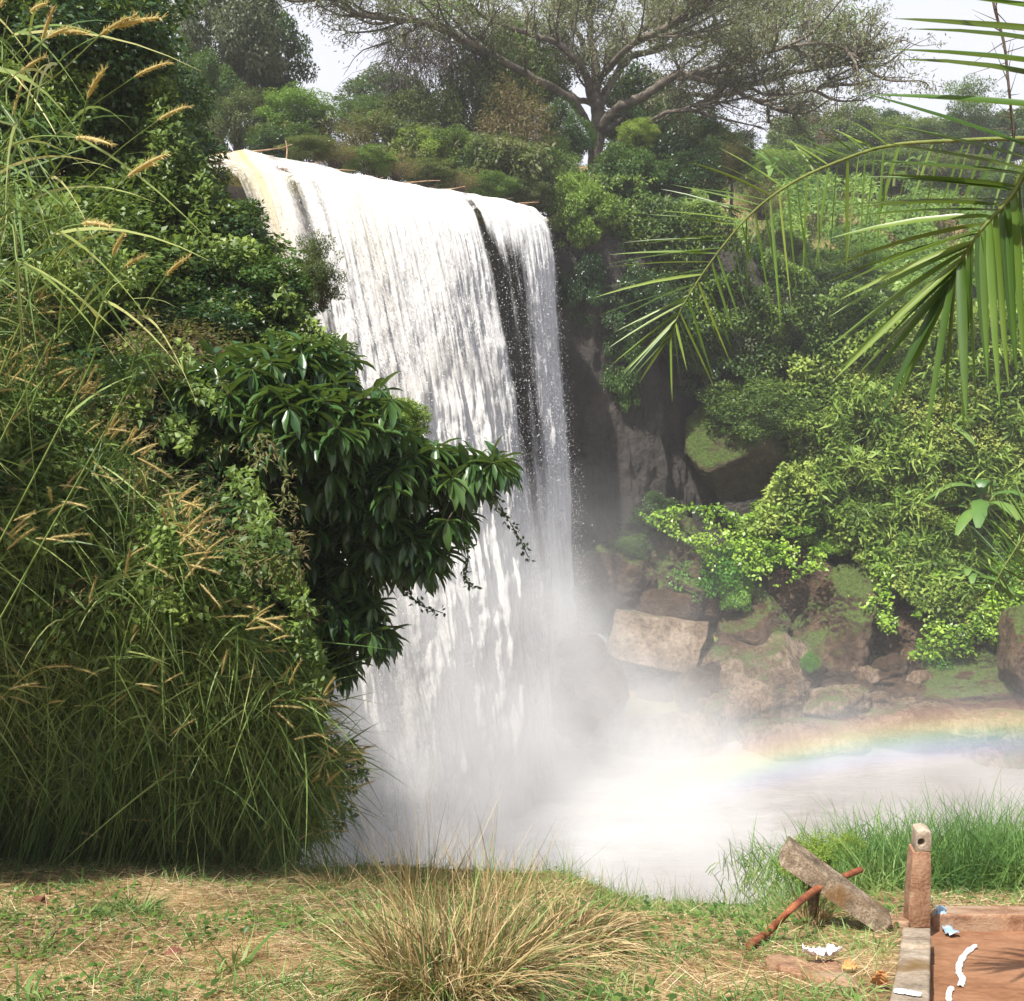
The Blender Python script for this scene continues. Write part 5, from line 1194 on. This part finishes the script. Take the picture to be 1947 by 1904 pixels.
def rag():
    g = Geo(); q = spline([N(1790,1724,.03), N(1790,1738,.03), N(1798,1752,-.03), N(1803,1768,-.05), N(1815,1776,-.05)], 8); n = len(q); V = []; r = np.random.default_rng(2)
    for i in range(n):
        w = .016+.014*abs(math.sin(i*.5))+.01*(i > n-8); V += [q[i]+np.array([-w, .01*r.normal(), .006*r.normal()]), q[i]+np.array([-w*.3, -.01, .012+.006*r.normal()]), q[i]+np.array([w*.4, .01, .004]), q[i]+np.array([w, -.005, .012*r.random()])]
    f = [(4*j+m, 4*j+m+1, 4*j+m+5, 4*j+m+4) for j in range(n-1) for m in (0, 1, 2)]; g.add(np.array(V), np.array(f)); o = g.build('plastic_strip', M['blue']); so = o.modifiers.new('s', 'SOLIDIFY'); so.thickness = .0015
    tag(o, 'twisted pale blue plastic strip hanging over the kerb onto the floor', 'litter')
rag()
def dead_leaf(name, label, c, L_, w, mat, ax_, up=(0, -.3, 1)):
    g = Geo(); n = 12; d = norm(np.array(ax_, float)); s = norm(np.cross(d, up)); nn = np.cross(s, d); V = []
    for i in range(n):
        t = i/(n-1); ww = w*math.sin(math.pi*min(.98, t*.95+.03))**.7*(1+.25*math.sin(i*2.1)); k = nn*(.25*L_*math.sin(t*3)+.02*math.sin(i*3))
        V += [d*L_*(t-.5)-s*ww+nn*ww*.5+k*.4, d*L_*(t-.5)+k*.3, d*L_*(t-.5)+s*ww+nn*ww*.6*(1+.4*math.sin(i*1.7))+k*.4]
    f = [(3*j+m, 3*j+m+1, 3*j+m+4, 3*j+m+3) for j in range(n-1) for m in (0, 1)]
    g.add(np.array(V), np.array(f)); o = g.build(name, M[mat], None, True); so = o.modifiers.new('s', 'SOLIDIFY'); so.thickness = .001; o.location = c; tag(o, label, 'leaf')
dead_leaf('fallen_leaf', 'curled dark brown leaf lying on the grass at the left', N(72, 1722, .05), .17, .045, 'leaf_dead', (1, -.1, -.1))
dead_leaf('fallen_leaf', 'small curled reddish leaf in the grass right of the dark brown one', N(330, 1812, .03), .08, .022, 'leaf_dead', (1, .4, 0))
dead_leaf('fallen_leaf', 'upright orange dead leaf in the grass beside the low wall', N(1672, 1858, .05), .085, .035, 'leaf_orange', (.1, -.3, 1), (-.2, -1, .1))
dead_leaf('fallen_leaf', 'pale orange dead leaf above the upright orange one', N(1615, 1840, .03), .07, .025, 'leaf_orange', (1, .2, 0))

# ================================================================ near bank: grass
def in_floor(x, y): return (x > 1.42+.41*(y-3.8)) & (y < 6.35)
def on_things(P_):
    x, y = P_[:, 0], P_[:, 1]; return in_floor(x, y)
def near_pt(x, y, dz=0.0): return W3(x, y, dz)
def short_grass():
    g = Geo(); r = np.random.default_rng(123); gd = Geo()
    n = 70000; y = 3.3+5.2*r.random(n); x = (r.random(n)*2-1)*(1.0+.50*y)
    k = ~in_floor(x, y); x = x[k]; y = y[k]; n = len(x)
    m_ = fbm(x*1.6, y*1.6, 0, 131, 4); green = smooth(m_, .36, .55)
    # greener at the far left, at the bottom and towards the post; dry in the middle strip
    green = np.clip(green+.35*smooth(-x, 1.2, 3)+.25*smooth(y, 6.6, 7.6)+.2*smooth(x, .6, 2)-.35*np.exp(-((x+.8)/1.2)**2-((y-6)/1.0)**2), 0, 1)
    gk = r.random(n) < .25+.75*green; B = near_pt(x, y, -.01)
    gi = np.where(gk & (r.random(n) < .85))[0]; q = len(gi)
    D = norm(np.stack([r.normal(size=q)*.55, r.normal(size=q)*.55, .9*np.ones(q)], -1))
    blades(g, B[gi], D, (.04+.13*r.random(q)**1.8)*(1+.8*green[gi]*(r.random(q) < .2)), .004+.0045*r.random(q), .35+.5*r.random(q), (0, 0, 0), 4, np.clip(.15+.5*r.random(q)-.15*green[gi]+.1, 0, 1))
    di = np.where(~gk)[0]; di = np.concatenate([di, np.arange(0, n, 3)]); q = len(di)
    D = norm(np.stack([r.normal(size=q), r.normal(size=q), .22*np.abs(r.normal(size=q))+.04-NS*0], -1)); D[:, 2] -= D[:, 1]*NS*.9
    blades(gd, B[di]+np.array([0, 0, .012]), D, .06+.14*r.random(q), .0022+.0022*r.random(q), .05+.1*r.random(q), (0, 0, 0), 3)
    tag(g.build('short_grass', M['grass_near']), 'short green grass growing on the near bank', 'grass', kind='stuff')
    tag(gd.build('dry_straw', M['straw']), 'dry straw lying over the near bank', 'straw', kind='stuff')
    # broad leafed weeds
    g = Geo(); n = 5200; y = 3.4+4.6*r.random(n); x = (r.random(n)*2-1)*(1+.5*y); k = (fbm(x*1.1, y*1.1, 0, 140) > .52) & ~in_floor(x, y); x = x[k]; y = y[k]; n = len(x)
    leaves(g, near_pt(x, y, .02+.04*r.random(n)), norm(np.stack([r.normal(size=n), r.normal(size=n), .3*np.ones(n)], -1)), norm(rdir(n)*.3+[0, 0, 1]), .025+.03*r.random(n), .018+.015*r.random(n), T_LEAF)
    tag(g.build('leafy_weeds', M['leaf_mid']), 'small broad leaved weeds among the grass', 'ground cover', kind='stuff')
short_grass()
def tussock(u, v, n, L_, spread, mat, label, name='grass_tussock', w=.0075, droop=(.35, .6), seed=0, rad=.1, wind=(0, 0, 0), mix=None, up=1.0, cat='grass tussock', seg=6):
    r = np.random.default_rng(seed); b0 = N(u, v); b0[2] = EZ+float(H(b0[0], b0[1])); e = empty(name, b0); tag(e, label, cat)
    for part, mt, fr in (('dry_blades' if mix else 'blades', mat, 1-(mix[1] if mix else 0)), ('green_blades', mix[0] if mix else None, mix[1] if mix else 0)):
        m_ = int(n*fr)
        if not m_ or mt is None: continue
        g = Geo(); a = r.random(m_)*6.28; q = rad*r.random(m_)**.5; B = np.stack([q*np.cos(a), q*np.sin(a), -.03*np.ones(m_)-q*np.sin(a)*NS], -1)
        sp = spread*r.random(m_)**.7; D = norm(np.stack([np.cos(a)*sp+r.normal(size=m_)*.12, np.sin(a)*sp+r.normal(size=m_)*.12, up*np.ones(m_)], -1))
        blades(g, B, D, L_*(.35+.75*r.random(m_)), w*(.5+.9*r.random(m_)), droop[0]+(droop[1]-droop[0])*r.random(m_), np.asarray(wind)+r.normal(size=(m_, 3))*.16, seg); g.build(part, M[mt], e)
    return e
tussock(845, 1880, 3600, .74, .75, 'grass_dry', 'large dry tussock with straw coloured blades in the middle of the near bank', seed=1, rad=.22, droop=(.25, .95), mix=('grass_near', .22))
tussock(940, 1830, 3000, .64, 1.4, 'grass_dry', 'dry arching tussock just right of the large straw coloured one', seed=2, rad=.22, droop=(.5, 1.0), mix=('grass_near', .25))
tussock(1060, 1800, 2600, .62, 1.7, 'grass_dry', 'flattened dry tussock spreading towards the pipe', seed=3, rad=.22, droop=(.6, 1.1), mix=('grass_near', .2))
tussock(800, 1740, 150, .80, .40, 'grass_dry', 'sparse upright dry stalks behind the large straw coloured tussock', seed=4, rad=.16, w=.005, droop=(.02, .18))
tussock(945, 1720, 150, .66, .55, 'grass_dry', 'thin upright dry stalks behind the arching tussock', seed=5, rad=.2, w=.005, droop=(.02, .25))
tussock(700, 1790, 500, .34, 1.5, 'grass_dry', 'low dry tuft left of the large straw coloured tussock', seed=6, rad=.2, droop=(.4, .9), mix=('grass_near', .5))
tussock(640, 1690, 260, .36, 1.2, 'grass_dry', 'thin dry tuft at the edge of the bank below the shaded grass', seed=16, rad=.2, droop=(.3, .8), w=.005)
tussock(1545, 1760, 260, .34, .55, 'grass_dry', 'straw tuft clinging round the wooden stump', seed=7, rad=.05, droop=(.1, .4), w=.005)
tussock(255, 1745, 260, .26, 1.0, 'grass_near', 'bright green grass tuft at the left of the near bank', seed=8, rad=.10, w=.009, droop=(.4, .9))
tussock(330, 1700, 60, .34, .9, 'grass_near', 'few tall curling green blades right of the bright green tuft', seed=9, rad=.08, w=.009, droop=(.5, 1.0))
tussock(445, 1840, 24, .40, .8, 'grass_near', 'broad pale green blades curving over the near bank', seed=10, rad=.05, w=.016, droop=(.4, .9))
tussock(40, 1900, 26, .34, .8, 'grass_near', 'blurry broad green blades at the bottom left corner', seed=11, rad=.08, w=.02, droop=(.4, .9))
tussock(1130, 1850, 240, .22, 1.2, 'grass_near', 'short green tuft between the dry tussocks and the slab', seed=12, rad=.14, w=.007, droop=(.4, .9))
tussock(1250, 1730, 260, .20, .9, 'grass_near', 'green tuft at the bank edge right of the dry tussocks', seed=13, rad=.2, w=.006, droop=(.3, .8))
tussock(1400, 1750, 300, .22, .9, 'grass_near', 'green tuft at the lower end of the rusty pipe', seed=14, rad=.2, w=.006, droop=(.3, .8))
def edge_grass():
    r = np.random.default_rng(77); g = Geo(); gt = Geo()
    # lush green grass beyond the post
    n = 15000; x = 1.75+3.6*r.random(n); y = 6.9+2.3*r.random(n); pr = smooth(x, 1.6, 2.9)*(.5+.7*fbm(x*1.2, y, 0, 5)); k = r.random(n) < pr*1.3; x = x[k]; y = y[k]; n = len(x); y = y+.25*smooth(x, 1.5, 2.2)
    B = W3(x, y, -.05); B[:, 2] = np.maximum(B[:, 2], EZ-4.7)
    hgt = (.30+.50*r.random(n))*(.55+.75*smooth(x, 1.9, 3.6))*(.7+.6*fbm(x*1.6, y*.5, 0, 6))
    D = norm(np.stack([r.normal(size=n)*.40, r.normal(size=n)*.40, np.ones(n)], -1))
    tint = np.clip(.05+.55*r.random(n)+.5*(fbm(x*1.5, y*1.5, 0, 9)-.5), 0, .8)
    blades(g, B, D, hgt*1.15, .006+.006*r.random(n), .25+.55*r.random(n), (.05, 0, 0), 5, tint)
    tag(g.build('lush_grass', M['grass_near']), 'lush tall green grass beyond the upright post', 'grass', kind='stuff')
    # thin fringe on the brink
    n = 1500; x = -2.0+5.2*r.random(n); y = 7.4+.9*r.random(n); B = W3(x, y, -.03); D = norm(np.stack([r.normal(size=n)*.25, r.normal(size=n)*.25, np.ones(n)], -1))
    blades(gt, B, D, .12+.32*r.random(n)**1.6, .0035+.003*r.random(n), .05+.4*r.random(n), (0, 0, 0), 4); tag(gt.build('fringe_grass', M['grass_near']), 'thin grass stems along the brink of the bank', 'grass', kind='stuff')
edge_grass()
bush('fine', 'leaf_light', 1612, 1625, 8.4, 44, 46, 'small leafy green shrub in the lush grass left of the upright post', 'shrub', 'shrub')
bush('loose', 'leaf_light', 1560, 1650, 8.2, 70, 50, 'loose green weeds above the tilted beam', 'shrub', 'shrub')

# ---------------------------------------------------------------- undergrowth knitting the bushes together
def undergrowth(name, label, mat, n, uv, ysurf, L_, w, seed, thr=.42, sc=.02, tmpl=T_DIA, jit=.9):
    r = np.random.default_rng(seed); pu = np.array(uv, float)
    u = pu[:, 0].min()+(pu[:, 0].max()-pu[:, 0].min())*r.random(n*3); v = pu[:, 1].min()+(pu[:, 1].max()-pu[:, 1].min())*r.random(n*3)
    ins = np.zeros(len(u), bool); j = len(pu)-1
    for i in range(len(pu)):
        c = ((pu[i, 1] > v) != (pu[j, 1] > v)) & (u < (pu[j, 0]-pu[i, 0])*(v-pu[i, 1])/(pu[j, 1]-pu[i, 1]+1e-9)+pu[i, 0]); ins ^= c; j = i
    k = ins & (fbm(u*sc, v*sc, 0, seed, 4) > thr-.05+.1*r.random(len(u))); u = u[k][:n]; v = v[k][:n]; m_ = len(u)
    y = ysurf(u, v)+jit*(r.random(m_)-.4)-1.6*jit*(fbm(u*sc*.8, v*sc*.8, 0, seed+3)-.5); g = Geo()
    tint = np.clip(.6*r.random(m_)+1.4*(fbm(u*sc*1.3, v*sc*1.3, 0, seed+9)-.35), 0, 1); dr = norm(np.stack([fbm(u*sc, v*sc, 0, seed+5)-.5, -.5+0*u, fbm(u*sc, v*sc, 0, seed+6)-.3], -1)*np.array([3, 1, 2]))
    leaves(g, P(u, v, y), norm(rdir(m_)*.8+dr*.5+[0, 0, -.25]), norm(rdir(m_)*.5+[-.1, -.5, 1]), L_*(.6+.8*r.random(m_)), w*(.6+.8*r.random(m_)), tmpl, tint)
    tag(g.build(name, M[mat]), label, 'undergrowth', kind='stuff')
yl = lambda u, v: np.interp(v, [0, 300, 500, 700, 900], [12.5, 12.0, 11.2, 9.9, 9.4])+.002*(u-200)
undergrowth('vine_tangle', 'tangle of small leaved vines over the bushes of the left bank', 'leaf_mid', 26000, [(-100,-40),(260,-40),(330,120),(350,250),(390,310),(430,400),(500,470),(560,560),(620,640),(650,720),(430,760),(-100,900)], yl, .075, .048, 401, .44, .016, T_FOLD)
undergrowth('dark_vine_tangle', 'darker leaves hanging among the bushes of the left bank', 'leaf_dark', 22000, [(-100,-40),(290,-40),(350,200),(400,330),(490,450),(560,560),(640,680),(430,760),(-100,900)], lambda u, v: yl(u, v)+.5, .085, .055, 402, .40, .012, T_FOLD)
undergrowth('grass_creeper', 'small leaved creepers climbing through the tall grass', 'leaf_mid', 19000, [(-100,380),(150,380),(300,560),(420,760),(480,900),(560,1050),(630,1300),(600,1560),(350,1400),(200,1250),(-100,1250)], lambda u, v: yface(v)+.10, .055, .032, 406, .49, .012, T_FOLD, .6)
undergrowth('dead_grass_leaves', 'dry brown leaves caught in the tall grass', 'leaf_dry', 5000, [(-100,450),(200,450),(420,700),(560,900),(620,1200),(300,1200),(-100,1100)], lambda u, v: yface(v)+.1, .06, .012, 407, .50, .014, T_DIA, .6)
yr = lambda u, v: np.interp(v, [300, 420, 560, 700, 850, 1000, 1100, 1200], [44, 43, 43.5, 44.0, 43.2, 42.6, 41.4, 40.2])
undergrowth('slope_undergrowth', 'green undergrowth spreading between the shrubs of the right slope', 'leaf_yellow', 52000, [(1500,700),(1700,620),(1990,560),(1990,1180),(1900,1220),(1740,1150),(1560,1010),(1400,1010),(1500,880)], yr, .17, .095, 403, .37, .013, jit=1.3)
undergrowth('slope_creeper', 'darker green creeper leaves mixed through the right slope', 'leaf_light', 22000, [(1500,680),(1700,600),(1990,560),(1990,1180),(1900,1220),(1740,1150),(1560,1010),(1400,1010),(1500,860)], lambda u, v: yr(u, v)-.25, .20, .12, 411, .46, .02, jit=1.2)
undergrowth('slope_long_leaves', 'long pale leaves standing out of the right slope', 'leaf_light', 6000, [(1560,760),(1990,620),(1990,1150),(1740,1120),(1560,980)], lambda u, v: yr(u, v)-.6, .55, .085, 412, .52, .03, jit=1.0)
undergrowth('boulder_creeper', 'bright creeper draped between the boulders', 'leaf_bright', 9500, [(1210,980),(1290,960),(1480,960),(1600,1000),(1760,1080),(1990,1120),(1990,1230),(1740,1260),(1560,1080),(1440,1130),(1390,1130),(1320,1040)], lambda u, v: yr(u, v)-.5, .16, .11, 413, .50, .022, jit=.7)
undergrowth('upper_slope_weeds', 'green weeds and saplings over the upper right slope', 'leaf_light', 30000, [(1360,300),(1990,300),(1990,640),(1700,640),(1500,540),(1400,460)], lambda u, v: np.interp(v, [300, 420, 500, 580, 640], [82, 68, 60, 54, 49])-1.0, .34, .17, 408, .44, .02)
undergrowth('cliff_creeper', 'dark creeper leaves clinging to the upper cliff and brow', 'leaf_mid', 40000, [(1060,330),(1300,340),(1500,500),(1680,560),(1700,700),(1500,760),(1380,700),(1230,640),(1210,740),(1160,740),(1130,560),(1060,440)], lambda u, v: yr(u, v)+.2, .17, .09, 404, .43, .014)
undergrowth('bank_undergrowth', 'olive undergrowth along the bank behind the lip', 'leaf_olive', 11000, [(440,250),(620,215),(800,240),(1060,280),(1060,385),(900,365),(760,335),(600,295),(440,270)], lambda u, v: 41+.0*u, .22, .09, 405, .50, .016, jit=1.6)

# off to the left, just outside the picture: unseen tree added to shade the foot of the tall grass
r_ = empty('added_shade_tree', (-4.7, 5.6, EZ-3.3)); tag(r_, 'unseen leafy tree added at the far left to shade the tall grass', 'tree')
for c_, sc_ in (((-4.35, 5.95, -.45), (1.15, .8, .95)), ((-5.7, 5.7, .3), (1.35, .85, .9)), ((-4.9, 6.3, -1.3), (1.3, .7, .9))):
    for nm, me, mt in (('crown', PROTO['dense'][0], M['leaf_dark']), ('branches', PROTO['dense'][1], M['twig'])):
        o = bpy.data.objects.new(nm, me); COL.objects.link(o); o.parent = r_; o.location = (c_[0]+4.7, c_[1]-5.6, c_[2]+3.3); o.scale = sc_; o.material_slots[0].link = 'OBJECT'; o.material_slots[0].material = mt
g = Geo(); tube(g, spline([(0, 0, -.4), (-.1, 0, 2), (0, 0, 4.3)], 6), np.linspace(.14, .06, 13), 8, .5, .1); g.build('trunk', M['bark'], r_)

# ---------------------------------------------------------------- hazy air
hm, hN, hL = new_mat('haze'); pv = hN.new('ShaderNodeVolumePrincipled'); pv.inputs['Density'].default_value = .0008; pv.inputs['Color'].default_value = (.93, .95, 1, 1); out(hN, hL, None, pv.outputs[0])
hz = box_obj('haze', (-330, -70, -2.0), (330, 910, EZ+34), hm); tag(hz, 'thin bright haze in the air', 'haze', kind='stuff')

for k, (u, v, n_, L_, lab) in enumerate(((150,1760,150,.24,'green tuft of grass beside the curled dark brown leaf'),(60,1820,120,.26,'broad green tuft near the bottom left corner'),(230,1860,110,.22,'low green tuft at the lower left of the near bank'),
    (520,1880,130,.20,'short green tuft left of the dry tussocks at the bottom edge'),(380,1790,120,.16,'small green tuft in the middle of the straw at the left'),(1290,1810,190,.18,'green tuft below the lower end of the rusty pipe'),(1480,1880,160,.17,'green tuft at the bottom edge below the half buried slab'),
    (1660,1800,140,.17,'green tuft between the tilted beam and the low wall'),(1200,1880,120,.2,'green tuft at the bottom edge right of the dry tussocks'),(110,1660,160,.30,'green tuft at the foot of the shaded tall grass on the left'),(560,1680,90,.2,'thin green tuft where the shaded grass meets the bank'))):
    tussock(u, v, n_, L_, 1.0, 'grass_near', lab, seed=60+k, rad=.11, w=.008, droop=(.35, .95))

# driftwood and roots stranded along the lip
g = Geo(); r_ = np.random.default_rng(17)
for i in range(150):
    s_ = r_.random(); d_ = .7+1.8*r_.random(); x, y = LP+CD*CLEN*s_-OUTD*d_; p = np.array([x, y, EZ+5.0+.25*r_.random()])
    q = [p]; dd_ = norm(np.array([CD[0], CD[1], 0])+r_.normal(size=3)*np.array([.5, .5, .06]))
    for k in range(4): dd_ = norm(dd_+r_.normal(size=3)*np.array([.25, .25, .07])); q.append(q[-1]+dd_*(.15+.3*r_.random()))
    tube(g, q, np.linspace(.026, .010, 5), 5)
tag(g.build('driftwood', M['concrete_red']), 'brown driftwood and roots stranded along the lip of the fall', 'driftwood', kind='stuff')

for k in range(26):
    u = 640+31*k+r_.normal()*12; v = 1668+18*r_.random()+(14 if 1000 < u < 1450 else 0)
    e = tussock(u, v, int(60+90*r_.random()), .14+.16*r_.random(), .9, 'grass_near' if r_.random() < .6 else 'grass_dry', 'small grass tuft on the brink of the near bank', 'small_tuft', .006, (.2, .8), 500+k, .12); e['group'] = 'small tufts along the brink'
